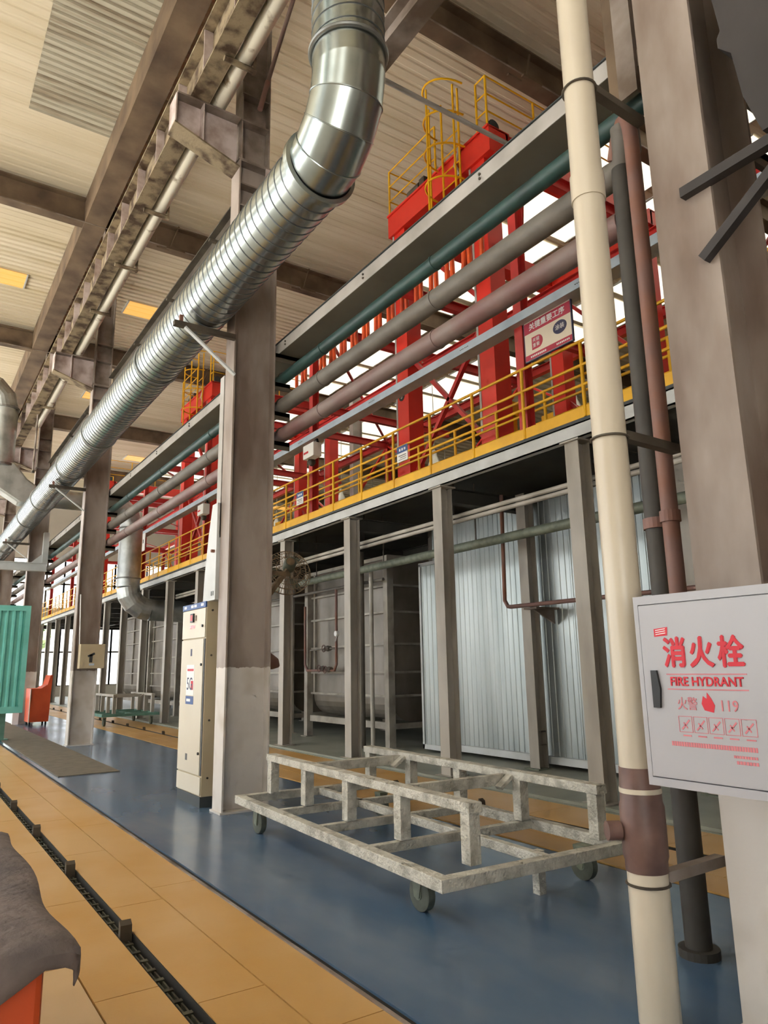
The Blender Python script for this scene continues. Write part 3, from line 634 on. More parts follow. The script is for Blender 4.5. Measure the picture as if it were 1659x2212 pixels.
# ================================================================== CARTS
def cart(name, label, ox, oy, ang, Wd, Ld, zt, mdeck, mframe, nposts, up=True, hz=.64):
    """ox,oy = near left corner; v across, u along"""
    ca, sa = math.cos(ang), math.sin(ang)
    t = thing(name, label, 'cart', (ox, oy, 0))
    P_ = lambda v, u, z: (ox + v * ca - u * sa, oy + v * sa + u * ca, z)
    def br(nm, a, b, w, h, m, par=None): return obj(nm, MB().bar(P_(*a), P_(*b), w, h), m, par or t, bevel=.004)
    z = zt - .035; e = .04
    br('deck_rail', (e, 0, z), (e, Ld, z), .08, .07, mdeck); br('deck_rail', (Wd - e, 0, z), (Wd - e, Ld, z), .08, .07, mdeck)
    br('deck_end', (.08, e, z), (Wd - .08, e, z), .08, .07, mdeck); br('deck_end', (.08, Ld - e, z), (Wd - .08, Ld - e, z), .08, .07, mdeck)
    br('deck_rail', (Wd * .55, .08, z), (Wd * .55, Ld - .08, z), .06, .06, mdeck)
    ys = [0.17 + (Ld - .27) * k / (nposts - 1) for k in range(nposts)]
    for u in ys[1:-1]: br('cross_member', (.08, u, z), (Wd - .08, u, z), .06, .06, mdeck)
    if up:
        for v in (.34, Wd - .15):
            for u in ys: br('post', (v, u, zt), (v, u, hz - .05), .085, .085, mframe)
            br('top_rail', (v, ys[0] - .06, hz - .025), (v, ys[-1] + .06, hz - .025), .1, .06, mframe)
        for u in (ys[1], ys[-2]): br('top_cross_member', (.39, u + .12, hz - .06), (Wd - .2, u + .12, hz - .06), .06, .08, mframe); br('bracket', (Wd - .32, u + .05, hz - .11), (Wd - .2, u + .05, hz - .03), .07, .03, mframe)
    for v, u in ((.17, .45), (Wd - .12, .35), (.13, Ld - .3), (Wd - .15, Ld - .3)):
        c = obj('caster', MB().box(*(lambda q: (q[0] - .045, q[0] + .045, q[1] - .05, q[1] + .05))(P_(v, u, 0)), .205, .225), 'caster_green', t)
        q = P_(v, u, 0); wl = MB()
        for fx in (-.042, .034): obj('fork', MB().prism([(q[1] - .05, .205), (q[1] + .05, .205), (q[1] + .03, .08), (q[1] - .02, .08)], 'x', q[0] + fx, q[0] + fx + .008), 'caster_green', c)
        obj('wheel', wl.path([(q[0] - .03, q[1], .1), (q[0] - .024, q[1], .1), (q[0] + .024, q[1], .1), (q[0] + .03, q[1], .1)], .1, 24, radii=[.088, .1, .1, .088]), 'rubber', c, smooth=True)
        obj('hub', MB().tube((q[0] - .036, q[1], .1), (q[0] + .036, q[1], .1), .035, 16), 'caster_green', c, smooth=True)
    return t, P_
ct, CP = cart('platform_cart', 'crusted white steel cart on casters standing on the blue floor', 2.60, 3.38, -.042, 1.56, 3.3, .295, 'cart_paint', 'cart_paint', 5)
obj('parking_foot', MB().box(*(lambda q: (q[0] - .03, q[0] + .03, q[1] - .03, q[1] + .03))(CP(.98, .3, 0)), .0, .26), 'cart_paint', ct)
cart('platform_cart', 'distant grey frame cart with green base on the far yellow strip', 4.55, 20.2, 0, 1.5, 2.3, .33, 'teal_cart', 'post_grey', 4, hz=.82)

# ================================================================== COL2 BOX, FAN, MAT ITEMS, BINS, TEAL PANEL
t = thing('switch_box', 'small beige switch box on the white-based column', 'switch box', (3.27, 15.75, 1.5))
obj('case', B(3.02, 3.5, 15.58, 15.79, 1.5, 1.985), 'cabinet_side', t, bevel=.006); obj('emblem', MB().box(3.2, 3.26, 15.575, 15.58, 1.62, 1.78).bar((3.17, 15.577, 1.74), (3.3, 15.577, 1.8), .004, .04), 'plinth', t); obj('blue_mark', B(3.2, 3.3, 15.575, 15.58, 1.56, 1.6), 'strut_blue', t); obj('conduit', MB().tube((3.02, 15.7, 1.98), (2.99, 15.78, 3.0), .012, 8), 'white_print', t)
# fan
fc = Vector((3.90, 8.02, 2.60)); ax = Vector((-.25, -.86, .36)).normalized(); e1 = ax.cross(Vector((0, 0, 1))).normalized(); e2 = e1.cross(ax)
t = thing('wall_fan', 'rusty caged wall fan on the side of the centre column', 'fan', (3.45, 7.7, 2.3))
g = MB(); Rf = .30
pt = lambda a, r, d: tuple(fc + e1 * r * math.cos(a) + e2 * r * math.sin(a) + ax * d)
for k in range(40):
    a = 2 * math.pi * k / 40
    g.path([pt(a, .07, .13), pt(a, .18, .12), pt(a, .27, .07), pt(a, Rf, 0), pt(a, .27, -.07), pt(a, .16, -.11), pt(a, .05, -.12)], .0028, 4)
for r, d in ((.07, .13), (.15, .125), (.22, .1), (.27, .07), (Rf, 0), (.27, -.07), (.16, -.11)): g.path([pt(2 * math.pi * k / 36, r, d) for k in range(36)], .004, 5, closed=True)
obj('guard', g, 'fan_rust', t)
for k in range(3):
    a = 2.1 * k; mb = MB(); vs = []
    for i in range(5):
        r = .06 + .05 * i; w = .5 + .12 * i - .03 * i * i
        for s_ in (-1, 1): vs.append(pt(a + s_ * w * .5, r, .03 * s_)); vs.append(pt(a + s_ * w * .5, r, .03 * s_ + .004))
    fs = []
    for i in range(4):
        b0 = i * 4; fs += [(b0, b0 + 4, b0 + 6, b0 + 2), (b0 + 1, b0 + 3, b0 + 7, b0 + 5), (b0, b0 + 1, b0 + 5, b0 + 4), (b0 + 2, b0 + 6, b0 + 7, b0 + 3)]
    fs += [(0, 2, 3, 1), (16, 17, 19, 18)]
    obj('blade', mb.add(vs, fs), 'fan_motor', t)
obj('motor', MB().path([pt(0, 0, .06), pt(0, 0, .12), pt(0, 0, .26), pt(0, 0, .28)], .07, 20, radii=[.05, .075, .075, .06]), 'fan_motor', t, smooth=True); obj('motor_cap', MB().tube(pt(0, 0, .28), pt(0, 0, .285), .05, 16), 'fan_rust', t)
obj('arm', MB().bar((3.40, 7.52, 2.22), pt(-1.57, .02, .16), .03, .06).bar((3.40, 7.52, 2.52), pt(-1.57, .1, .14), .03, .05).bar((3.40, 7.52, 2.22), (3.40, 7.52, 2.56), .04, .03), 'fan_rust', t)
t = thing('motor_valve', 'small rusty orange motor hung on the rear of the centre column', 'motor', (3.5, 7.7, 1.3)); obj('case', MB().path([(3.44, 7.66, 1.52), (3.5, 7.66, 1.53), (3.6, 7.7, 1.5), (3.66, 7.72, 1.47)], .08, 14, radii=[.09, .1, .07, .02]), 'pipe_rust', t, smooth=True); obj('back_plate', B(3.405, 3.45, 7.6, 7.72, .75, 1.46), 'cabinet_side', t)
# orange bin
t = thing('waste_bin', 'orange wheeled steel bin with slanted back beside the teal panel', 'bin', (3.4, 22.7, 0))
obj('body', MB().prism([(22.45, .1), (23.15, .1), (23.25, 1.0), (22.35, 1.0)], 'x', 3.12, 3.64), 'orange_paint', t); obj('back_flap', MB().prism([(3.38, 1.0), (3.64, 1.0), (3.66, 1.36), (3.6, 1.36), (3.54, 1.1)], 'y', 22.36, 23.2), 'orange_paint', t)
for x in (3.17, 3.58):
    for y in (22.52, 23.05): obj('wheel', MB().tube((x - .02, y, .05), (x + .02, y, .05), .05, 14), 'black', t)
obj('rim_edge', MB().box(3.11, 3.13, 22.34, 22.37, .1, 1.0), 'cream_print', t)
# teal panel
t = thing('teal_rack', 'teal ribbed steel panel on legs at the left edge', 'panel', (1.6, 18.3, 0))
obj('back_panel', B(.9, 2.34, 18.06, 18.1, .62, 2.88), 'teal_paint', t)
obj('frame', MB().box(2.28, 2.38, 18.0, 18.2, .58, 2.92).box(.86, .96, 18.0, 18.2, .58, 2.92).box(.96, 2.28, 18.0, 18.2, 2.8, 2.92).box(.96, 2.28, 18.0, 18.2, .58, .72), 'teal_paint', t)
for k in range(9): obj('rib', MB().prism([(1.0 + k * .145, 18.06), (1.025 + k * .145, 18.015), (1.06 + k * .145, 18.015), (1.085 + k * .145, 18.06)], 'z', .72, 2.8), 'teal_paint', t)
for x in (1.0, 2.02): obj('leg', MB().box(x - .06, x + .06, 18.2, 18.32, .0, .62).box(x - .1, x + .14, 18.14, 18.4, .0, .03), 'teal_cart', t)
obj('rear_beam', B(.94, 2.3, 18.2, 18.3, .62, .72), 'teal_cart', t)
t = thing('socket_post', 'low white post beneath the teal panel', 'post', (2.95, 23.3, 0)); obj('post', B(2.84, 3.0, 23.35, 23.5, 0, .72), 'white_print', t); obj('cap', B(2.82, 3.01, 23.34, 23.51, .72, .75), 'tray_grey', t)
# tarp covered orange bin, lower left corner
t = thing('covered_bin', 'orange bin under a grey cloth at the lower left corner', 'bin', (0.0, 2.8, 0))
obj('body', B(-.5, .40, 2.22, 3.6, .06, .70), 'orange_paint', t, bevel=.02); obj('skid', MB().box(-.45, .35, 2.3, 2.4, 0, .06).box(-.45, .35, 3.4, 3.5, 0, .06), 'plinth', t)
mb = MB(); nu, nv = 22, 26
def tarp(u, v):
    # u across x -.55..+, v along y; cloth draping over top edges
    x = -.55 + u * 1.22; y = 2.0 + v * 1.75; z = .735 + .05 * v + .02 * math.sin(9 * u + 4 * v) * math.sin(7 * v)
    if x > .42: d = x - .42; x = .42 + .05 * math.sin(min(1, d / .1) * 1.57) + .012 * math.sin(14 * v); z -= d * .25
    if y < 2.2: d = 2.2 - y; y = 2.19 - .012 * math.sin(11 * u); z -= d * max(.15, 3.4 * (.82 - u))
    return (x, y, z)
for i in range(nu + 1):
    for j in range(nv + 1): mb.v.append(tarp(i / nu, j / nv))
for i in range(nu):
    for j in range(nv): a = i * (nv + 1) + j; mb.f.append((a, a + 1, a + nv + 2, a + nv + 1))
cl = tag(obj('cloth_cover', mb, 'tarp_grey', smooth=True, loc=(0, 2.8, .7)), 'grey cloth draped over the orange bin in the lower left corner', 'cloth')
cl.modifiers.new('solid', 'SOLIDIFY').thickness = .008

# ================================================================== PLATFORM
PX = 6.2; Y0P, Y1P = -1.0, 44.0
pf = thing('raised_platform', 'long grey steel platform on posts carrying the red hoist line', 'platform', (PX, 0, 0))
obj('edge_channel', MB().box(PX, PX + .02, Y0P, Y1P, 3.965, 4.135).box(PX, PX + .1, Y0P, Y1P, 3.965, 3.98).box(PX, PX + .1, Y0P, Y1P, 4.12, 4.135), 'platform_grey', pf)
obj('deck', B(PX + .02, 12.6, Y0P, Y1P, 4.135, 4.17), 'platform_dark', pf); obj('deck_edge', B(PX - .01, PX + .02, Y0P, Y1P, 4.135, 4.172), 'plinth', pf)
obj('edge_channel', B(12.5, 12.6, Y0P, Y1P, 3.965, 4.135), 'platform_grey', pf)
psrc = None; jsrc = None
k = 0; y = 5.38 - 2.54 * 2
while y < Y1P:
    if psrc is None:
        psrc = obj('post', MB().hbeam((PX + .12, y, .015), (PX + .12, y, 3.965), .2, .2, .014, .01, (1, 0, 0)).box(PX - .04, PX + .28, y - .16, y + .16, 0, .015).box(PX - .02, PX + .26, y - .14, y + .14, 3.945, 3.965), 'post_grey', pf, loc=(PX, y, 0))
        jsrc = obj('joist', MB().hbeam((PX + .22, y, 3.86), (12.5, y, 3.86), .22, .16, .012, .01, (0, 0, 1)), 'platform_dark', pf, loc=(PX, y, 0))
    else:
        inst(psrc, pf, 'post', (PX, y, 0)); inst(jsrc, pf, 'joist', (PX, y, 0))
    o = inst(psrc, pf, 'post', (12.2, y, 0)); y += 2.54
obj('stringer', MB().hbeam((9.2, Y0P, 3.88), (9.2, Y1P, 3.88), .18, .14, .012, .01, (0, 0, 1)), 'platform_dark', pf)
# railings
def railing(x, label, z0, tops, step, ph, toe, y0=-1, y1=44, r=.019):
    t = thing('railing', label, 'railing', (x, 0, z0))
    for z in tops: obj('rail', MB().tube((x, y0, z), (x, y1, z), r, 8), 'yellow_paint', t, smooth=True)
    if toe: obj('toe_board', B(x - .004, x + .004, y0, y1, z0, z0 + .135), 'yellow_paint', t)
    src = None; y = ph
    while y < y1:
        if src is None: src = obj('baluster', MB().tube((x, y, z0), (x, y, tops[0]), .022, 8), 'yellow_paint', t, smooth=True, loc=(x, y, z0))
        else: inst(src, t, 'baluster', (x, y, z0))
        y += step
railing(PX, 'yellow railing with toe board along the platform front edge', 4.172, (5.09, 4.80, 4.56), .962, 1.27, True)
railing(6.95, 'yellow inner walkway railing behind the front one', 4.17, (5.07, 4.85, 4.65, 4.45), .962, 1.6, False)
railing(12.4, 'yellow railing along the rear edge of the platform', 4.17, (5.1, 4.7), 1.4, 1.0, True)
# light tray on the red posts
t = thing('perforated_strut', 'pale blue galvanised cable channel fixed along the red posts', 'cable tray', (6.2, 0, 5.71))
obj('side', B(6.14, 6.148, -1, 42, 5.715, 5.835), 'strut_blue', t); obj('bottom', B(6.148, 6.36, -1, 42, 5.715, 5.722), 'tray_grey', t)
for y in (4.9, 5.0, 7.0, 7.1, 9.4, 9.5, 12, 12.1): obj('slot_row', MB().box(6.137, 6.14, y, y + .016, 5.77, 5.78).box(6.137, 6.14, y + .03, y + .046, 5.77, 5.78).box(6.137, 6.14, y + .06, y + .076, 5.77, 5.78), 'black', t)

# ================================================================== RED FRAME
rf = thing('red_steel_frame', 'red painted steel frame of posts and beams standing on the platform', 'frame', (6.3, 0, 4.17))
ys_ = [0.1, 6.14, 11.86, 17.8, 23.7, 29.6, 35.5, 41]
XA, XB = 6.32, 12.1; ZT = 8.3
for y in ys_:
    for x in (XA, XB): obj('post', MB().hbeam((x, y, 4.172), (x, y, ZT), .14, .14, .012, .01, (1, 0, 0)), 'red_dark', rf)
    obj('cross_beam', MB().hbeam((XA, y, ZT - .1), (XB, y, ZT - .1), .2, .12, .012, .01, (0, 0, 1)), 'red_dark', rf)
    obj('cross_beam', MB().hbeam((XA + .1, y + 2.9, ZT - .6), (XB, y + 2.9, ZT - .6), .18, .12, .012, .01, (0, 0, 1)), 'red_dark', rf)
for x, z in ((XB, ZT), (9.2, ZT - .3), (XB, 5.6)):
    obj('runner_beam', MB().hbeam((x, -1, z), (x, 42, z), .2, .14, .014, .01, (0, 0, 1)), 'red_dark', rf)
for a, b in zip(ys_[:-1], ys_[1:]):
    obj('plan_brace', MB().bar((XA + .2, a, ZT - .05), (XB, b, ZT - .05), .06, .04), 'red_dark', rf)
    obj('side_brace', MB().bar((XB, a, 4.3), (XB, b, ZT - .1), .07, .05), 'red_paint', rf); obj('side_brace', MB().bar((XB, b, 4.3), (XB, a, ZT - .1), .07, .05), 'red_paint', rf)

# travelling hoists
def hoist(name, label, ya, num=None):
    """ya: near leg start y; legs at ya and ya+2.25"""
    t = thing(name, label, 'hoist', (7.2, ya, 4.17)); xl, xr = 7.08, 7.40
    for j, y in enumerate((ya, ya + 2.25)):
        for xx in (xl, 11.2):
            lg = obj('leg', B(xx, xx + .32, y, y + .38, 4.3, 9.55), 'red_paint', t)
            obj('leg_edge', B(xx - .006, xx, y + .33, y + .375, 4.9, 9.5), 'tray_grey', lg)
            obj('foot_gusset', MB().prism([(y - .3, 4.3), (y + .68, 4.3), (y + .38, 4.75), (y, 4.75)], 'x', xx + .13, xx + .19), 'red_paint', lg)
    for xx in (xl, 11.2):
        obj('end_carriage', B(xx - .03, xx + .36, ya - .35, ya + 2.98, 4.19, 4.32), 'red_paint', t)
        obj('top_beam', MB().box(xx - .05, xx + .37, ya - .2, ya + 2.7, 9.5, 9.95).box(xx - .08, xx + .40, ya - .2, ya + 2.7, 9.93, 9.97), 'red_paint', t)
        for a, b in (((ya + .2, 4.6), (ya + 2.4, 7.0)), ((ya + 2.4, 4.6), (ya + .2, 7.0)), ((ya + .2, 7.0), (ya + 2.4, 9.4))):
            obj('cross_brace', MB().bar((xx + .16, a[0], a[1]), (xx + .16, b[0], b[1]), .07, .07), 'red_dark', t)
    for y in (ya - .2, ya + 2.35): obj('bridge_girder', B(xr + .0, 11.2, y, y + .34, 9.55, 9.93), 'red_paint', t)
    obj('drive_motor', MB().tube((xl + .1, ya + 1.75, 10.08), (xl + .1, ya + 2.1, 10.08), .13, 16).box(xl, xl + .25, ya + 1.6, ya + 1.75, 9.97, 10.2), 'steel_dark', t)
    obj('rope_drum', MB().tube((xl + .15, ya - .12, 10.08), (xl + .15, ya - .02, 10.08), .11, 18), 'plinth', t)
    obj('hose_loop', MB().path([(xl - .06, ya + .55, 9.5), (xl - .1, ya + .6, 9.7), (xl - .08, ya + .5, 9.95), (xl + .05, ya + .45, 10.02)], .035, 8), 'tray_grey', t)
    gr = MB(); zt = 9.97
    for y in (ya + 2.65, ya + 1.2): gr.tube((xl - .04, y, zt), (xl - .04, y, zt + .95), .02, 8)
    for z in (.95, .62, .3): gr.tube((xl - .04, ya + 1.2, zt + z), (xl - .04, ya + 2.65, zt + z), .014, 6); gr.tube((xl - .04, ya + 2.65, zt + z), (xl + .9, ya + 2.65, zt + z), .014, 6)
    gr.tube((xl + .9, ya + 2.65, zt), (xl + .9, ya + 2.65, zt + .95), .02, 8)
    obj('guard_rail', gr, 'yellow_paint', t, smooth=True)
    gr = MB()
    for x, y in ((xl, ya + .12), (xl, ya - .12), (xl + 1.1, ya - .12), (xl + 2.2, ya - .12)): gr.tube((x, y, zt), (x, y, zt + 1.0), .02, 8)
    for z in (1.0, .66, .33): gr.tube((xl, ya - .12, zt + z), (xl + 3.2, ya - .12, zt + z), .014, 6); gr.tube((xl, ya - .12, zt + z), (xl, ya + .12, zt + z), .014, 6)
    obj('guard_rail', gr, 'yellow_paint', t, smooth=True)
    # caged ladder
    ld = MB(); lx = xl - .12; ly0, ly1 = ya + .45, ya + .9
    for y in (ly0, ly1): ld.tube((lx, y, 8.3), (lx, y, 11.1), .02, 8)
    lo = obj('ladder', ld, 'yellow_paint', t, smooth=True); rg = MB(); z = 8.5
    while z < 10.6: rg.tube((lx, ly0, z), (lx, ly1, z), .012, 6); z += .3
    obj('rungs', rg, 'yellow_paint', lo, smooth=True)
    cg = MB(); z = 8.62
    while z < 11.2:
        cg.path([(lx - .5 * math.sin(a), (ly0 + ly1) / 2 - .36 * math.cos(a), z) for a in [math.pi * q / 12 for q in range(13)]], .018, 6); z += .62
    for a in (.4, 1.57, 2.75): cg.tube((lx - .5 * math.sin(a), (ly0 + ly1) / 2 - .36 * math.cos(a), 8.62), (lx - .5 * math.sin(a), (ly0 + ly1) / 2 - .36 * math.cos(a), 11.0), .02, 6)
    obj('ladder_cage', cg, 'yellow_paint', lo, smooth=True)
    if num:
        o = obj('number_disc', MB().tube((xl, ya + 2.25 + .2, 6.2), (xl - .006, ya + 2.25 + .2, 6.2), .085, 24), 'black', t); text('lettering', num, .13, 'white_print', t, (xl - .0075, ya + 2.25 + .2, 6.2), '-x')
    return t
hoist('travelling_hoist', 'red travelling hoist with yellow ladder cage marked 3 behind the nearest bay railing', 7.48, '3')
hoist('travelling_hoist', 'red travelling hoist with yellow ladder cage seen left of the centre column', 19.9, None)
hoist('travelling_hoist', 'farthest red travelling hoist near the end of the platform', 33.5, None)
# festoon cable loops: each loop a part
ft = thing('cable_festoon', 'row of orange flat cables hanging in loops from a rail beside the hoist', 'cable', (6.7, 7.5, 8.4))
obj('rail', B(6.66, 6.74, 6.0, 14.5, 8.42, 8.5), 'strut_blue', ft)
for k in range(15):
    y = 7.2 + k * .42; lo = 7.18 + .05 * math.sin(k * 1.7) + (.0 if k < 10 else .1)
    obj('cable_loop', MB().path([(6.70, y, 8.4), (6.70, y + .02, 8.0), (6.70, y + .03, lo + .3), (6.70, y + .09, lo + .06), (6.70, y + .17, lo), (6.70, y + .25, lo + .06), (6.70, y + .31, lo + .3), (6.70, y + .32, 8.0), (6.70, y + .34, 8.4)], .04, 8), 'orange_cable', ft, smooth=True)
    if k % 2 == 0: obj('trolley', B(6.64, 6.76, y - .05, y + .03, 8.34, 8.43), 'steel_dark', ft)

# ---- signs, camera, lamps
t = thing('process_sign', 'crimson and cream key process sign hung from the pale blue channel', 'sign', (6.2, 5.65, 5.2))
SX = 6.26
obj('board', B(SX, SX + .02, 5.27, 6.04, 5.19, 5.80), 'cream_print', t); obj('rim', MB().box(SX - .002, SX + .022, 5.255, 5.27, 5.18, 5.80).box(SX - .002, SX + .022, 6.04, 6.052, 5.18, 5.80).box(SX - .002, SX + .022, 5.255, 6.052, 5.175, 5.19), 'navy_print', t)
obj('title_band', B(SX - .002, SX, 5.272, 6.04, 5.55, 5.70), 'crimson_print', t); obj('base_band', B(SX - .002, SX, 5.272, 6.04, 5.195, 5.265), 'crimson_print', t)
text('lettering', '关键重要工序', .1, 'white_print', t, (SX - .0035, 5.655, 5.622), '-x', fat=.002)
obj('ellipse_badge', MB().prism([(5.45 + .11 * math.cos(q * .2618), 5.435 + .085 * math.sin(q * .2618)) for q in range(24)], 'x', SX - .002, SX), 'navy_print', t)
text('lettering', '涂装', .075, 'white_print', t, (SX - .0035, 5.45, 5.435), '-x')
obj('shield_badge', MB().prism([(5.92, 5.31), (5.92, 5.48)] + [(5.81 - .075 * math.sin(q * .3927), 5.395 + .085 * math.cos(q * .3927)) for q in range(9)], 'x', SX - .002, SX), 'crimson_print', t)
text('lettering', '关键', .06, 'white_print', t, (SX - .0035, 5.845, 5.43), '-x'); text('lettering', '重要', .06, 'white_print', t, (SX - .0035, 5.845, 5.36), '-x')
fp = MB()
for k in range(9): fp.box(SX - .0035, SX - .002, 5.93 - k * .03, 5.95 - k * .03, 5.215, 5.24)
for k in range(8): fp.box(SX - .0035, SX - .002, 5.50 - k * .027, 5.518 - k * .027, 5.218, 5.24)
obj('fine_print', fp, 'white_print', t); fp = MB()
for k in range(3): fp.box(SX - .0035, SX - .002, 5.42 - k * .05, 5.46 - k * .05, 5.725, 5.765)
obj('maker_line', fp, 'navy_print', t)
for y, lb in ((8.68, 'small blue and white notice on the railing below hoist leg 3'), (12.15, 'small blue and white notice on the railing beside the red post')):
    t = thing('notice_board', lb, 'notice', (6.17, y, 4.53)); obj('board', B(6.168, 6.178, y - .14, y + .14, 4.54, 4.79), 'white_print', t); obj('header', B(6.166, 6.168, y - .14, y + .14, 4.68, 4.79), 'blue_print', t)
    mb = MB()
    for k in range(3): mb.box(6.1645, 6.166, y - .09 + k * .065, y - .05 + k * .065, 4.71, 4.75)
    obj('header_print', mb, 'white_print', t); obj('text_lines', MB().box(6.1665, 6.168, y - .1, y + .1, 4.63, 4.642).box(6.1665, 6.168, y - .1, y + .06, 4.6, 4.61).box(6.1665, 6.168, y - .1, y + .1, 4.57, 4.578), 'steel_dark', t)
t = thing('hanging_notice', 'white notice with two marks hung left of the second hoist', 'notice', (6.2, 23.2, 5.2)); obj('board', B(6.1, 6.12, 22.75, 23.35, 5.15, 5.72), 'white_print', t); obj('mark', MB().box(6.095, 6.1, 22.9, 22.97, 5.4, 5.52).box(6.095, 6.1, 23.1, 23.17, 5.4, 5.52), 'steel_dark', t)
t = thing('pink_notice', 'pale pink notice board beyond the bent duct', 'notice', (6.2, 29.4, 4.9)); obj('board', B(6.1, 6.12, 29.0, 30.2, 4.95, 5.9), 'cream_print', t); obj('header', B(6.095, 6.1, 29.0, 30.2, 5.7, 5.9), 'red_fade', t)
for y, lb in ((11.7, 'white camera unit on the red post above the railing'), (17.65, 'white camera unit on the red post left of the centre column')):
    t = thing('surveillance_camera', lb, 'camera', (6.25, y, 5.3)); obj('housing', B(6.06, 6.24, y - .3, y + .12, 5.33, 5.6), 'white_print', t, bevel=.01); obj('red_stripe', B(6.055, 6.06, y - .1, y + .08, 5.42, 5.46), 'red_print', t); obj('dome', MB().path([(6.2, y + .02, 5.33), (6.2, y + .02, 5.27), (6.2, y + .02, 5.22)], .07, 16, radii=[.07, .075, .04]), 'steel_dark', t, smooth=True); obj('cable', MB().path([(6.22, y - .2, 5.6), (6.22, y - .15, 5.7), (6.25, y, 5.74)], .025, 8), 'black', t, smooth=True)
k = 0
for y in (6.4, 12.92, 19.4, 26.0, 32.5):
    for x in (15.2, 21.0):
        k += 1
        nm = ['nearest', 'second', 'third', 'fourth', 'farthest'][[6.4, 12.92, 19.4, 26.0, 32.5].index(y)]
        t = thing('pendant_lamp', '%s bell-shaped pendant lamp in the %s row beyond the platform' % (nm, 'nearer' if x < 18 else 'farther'), 'lamp', (x, y, 8.35), 'pendant lamps over the far hall')
        obj('shade', MB().path([(x, y, 8.36), (x, y, 8.5), (x, y, 8.68), (x, y, 8.74), (x, y, 8.95)], .2, 20, cap=False, radii=[.25, .21, .13, .1, .08]), 'lamp_shell', t, smooth=True); obj('bulb', MB().tube((x, y, 8.38), (x, y, 8.40), .2, 20), 'lamp_glow', t); obj('rod', MB().tube((x, y, 8.95), (x, y, 12.1), .015, 6), 'tray_grey', t)
# yellow overhead cranes in the far hall
for y, num, lb in ((9.85, '2', 'yellow overhead crane girder marked 2 behind the platform railing'), (27.0, None, 'farther yellow overhead crane girder in the far hall')):
    t = thing('overhead_crane', lb, 'crane', (17, y, 6.6))
    obj('girder', B(12.8, 44, y, y + .5, 6.75, 7.5), 'yellow_paint', t); obj('girder', B(12.8, 44, y + 1.6, y + 2.1, 6.75, 7.5), 'yellow_paint', t); obj('end_truck', B(12.7, 13.1, y - .6, y + 2.7, 6.55, 6.95), 'yellow_paint', t)
    obj('hoist_trolley', MB().box(15.8, 16.8, y + .2, y + 1.9, 7.5, 7.9), 'steel_dark', t)
    if num: obj('number_disc', MB().tube((13.6, y, 7.15), (13.6, y - .01, 7.15), .16, 20), 'black', t); text('lettering', num, .24, 'white_print', t, (13.6, y - .012, 7.15), '-y')
t = thing('jib_hoist', 'small yellow chain hoist hanging beyond the hoist leg', 'hoist', (10.2, 10.6, 6.2)); obj('hook_block', MB().box(9.9, 10.5, 10.4, 10.8, 6.6, 6.9).box(10.3, 10.5, 10.5, 10.7, 6.0, 6.6), 'yellow_paint', t); obj('suspension', MB().tube((10.2, 10.6, 6.9), (10.2, 10.6, 8.2), .03, 8), 'steel_dark', t)
for x, lb in ((12.9, 'pale crane runway beam along the nearer columns of the far hall'), (43.8, 'crane runway beam along the far side wall')):
    t = thing('crane_runway', lb, 'beam', (x, 0, 6.2)); obj('beam', MB().hbeam((x, -6, 6.38), (x, 46, 6.38), .34, .2, .02, .012, (0, 0, 1)), 'tray_grey', t)
    for y in (3.5, 14, 21.5, 31, 38): obj('bracket', B(x - .1, x + .3 if x < 20 else 46, y - .1, y + .1, 6.0, 6.2), 'tray_grey', t)
# far hall columns
for k, y in enumerate((3.5, 14, 21.5, 31, 38)):
    for x in (13.2, 24.0):
        t = thing('hall_column', '%s pale column in the %s row of the far hall' % (['nearest', 'second', 'third', 'fourth', 'last'][k], 'nearer' if x < 20 else 'farther'), 'column', (x, y, 0), 'columns of the far hall')
        obj('shaft', MB().hbeam((x, y, 0), (x, y, 11.45), .4, .25, .02, .012, (1, 0, 0)), 'tray_grey', t); obj('base_plate', B(x - .25, x + .25, y - .17, y + .17, 0, .02), 'tray_grey', t)

# ================================================================== UNDER THE PLATFORM: TANKS, CORRUGATED WALL, PIPES
def tank(label, y0, L, first=None):
    t = thing('rinse_tank', label, 'tank', (7.6, y0, 0)); x0, x1 = 7.62, 9.6; y1 = y0 + L
    prof = [(x0, 3.45), (x0, .85)] + [(x0 + .45 - .45 * math.cos(a), .85 - .42 * math.sin(a)) for a in [math.pi / 2 * q / 6 for q in range(1, 7)]] + [(x1 - .45 + .45 * math.sin(a), .85 - .42 * math.cos(a)) for a in [math.pi / 2 * q / 6 for q in range(0, 7)]] + [(x1, 3.45)]
    obj('shell', MB().prism(prof, 'y', y0, y1), 'tank_steel', t)
    for z in (2.95, 2.45, 1.85, 1.33, .9):
        obj('rib', MB().box(x0 - .07, x0, y0 - .07, y1 + .07, z - .02, z + .02).box(x0, x1, y0 - .07, y0, z - .02, z + .02), 'tank_rib', t)
    obj('rim', MB().box(x0 - .09, x1, y0 - .09, y1 + .09, 3.45, 3.52), 'tank_rib', t)
    for y in (y0 + .05, y0 + L * .5, y1 - .12): obj('vertical_rib', B(x0 - .05, x0, y, y + .07, .9, 3.45), 'tank_rib', t)
    for (x, y) in ((x0 - .16, y0 - .16), (x0 - .16, y1 + .02), (x1 - .1, y0 - .16), (x1 - .1, y1 + .02)): obj('leg', MB().box(x, x + .14, y, y + .14, 0, 3.5).box(x - .05, x + .19, y - .05, y + .19, 0, .015), 'tank_rib', t)
    obj('cradle', MB().box(x0 - .1, x0, y0, y1, .32, .44).box(x0, x1, y0 - .1, y0 - .04, .32, .42), 'tank_rib', t)
    return t
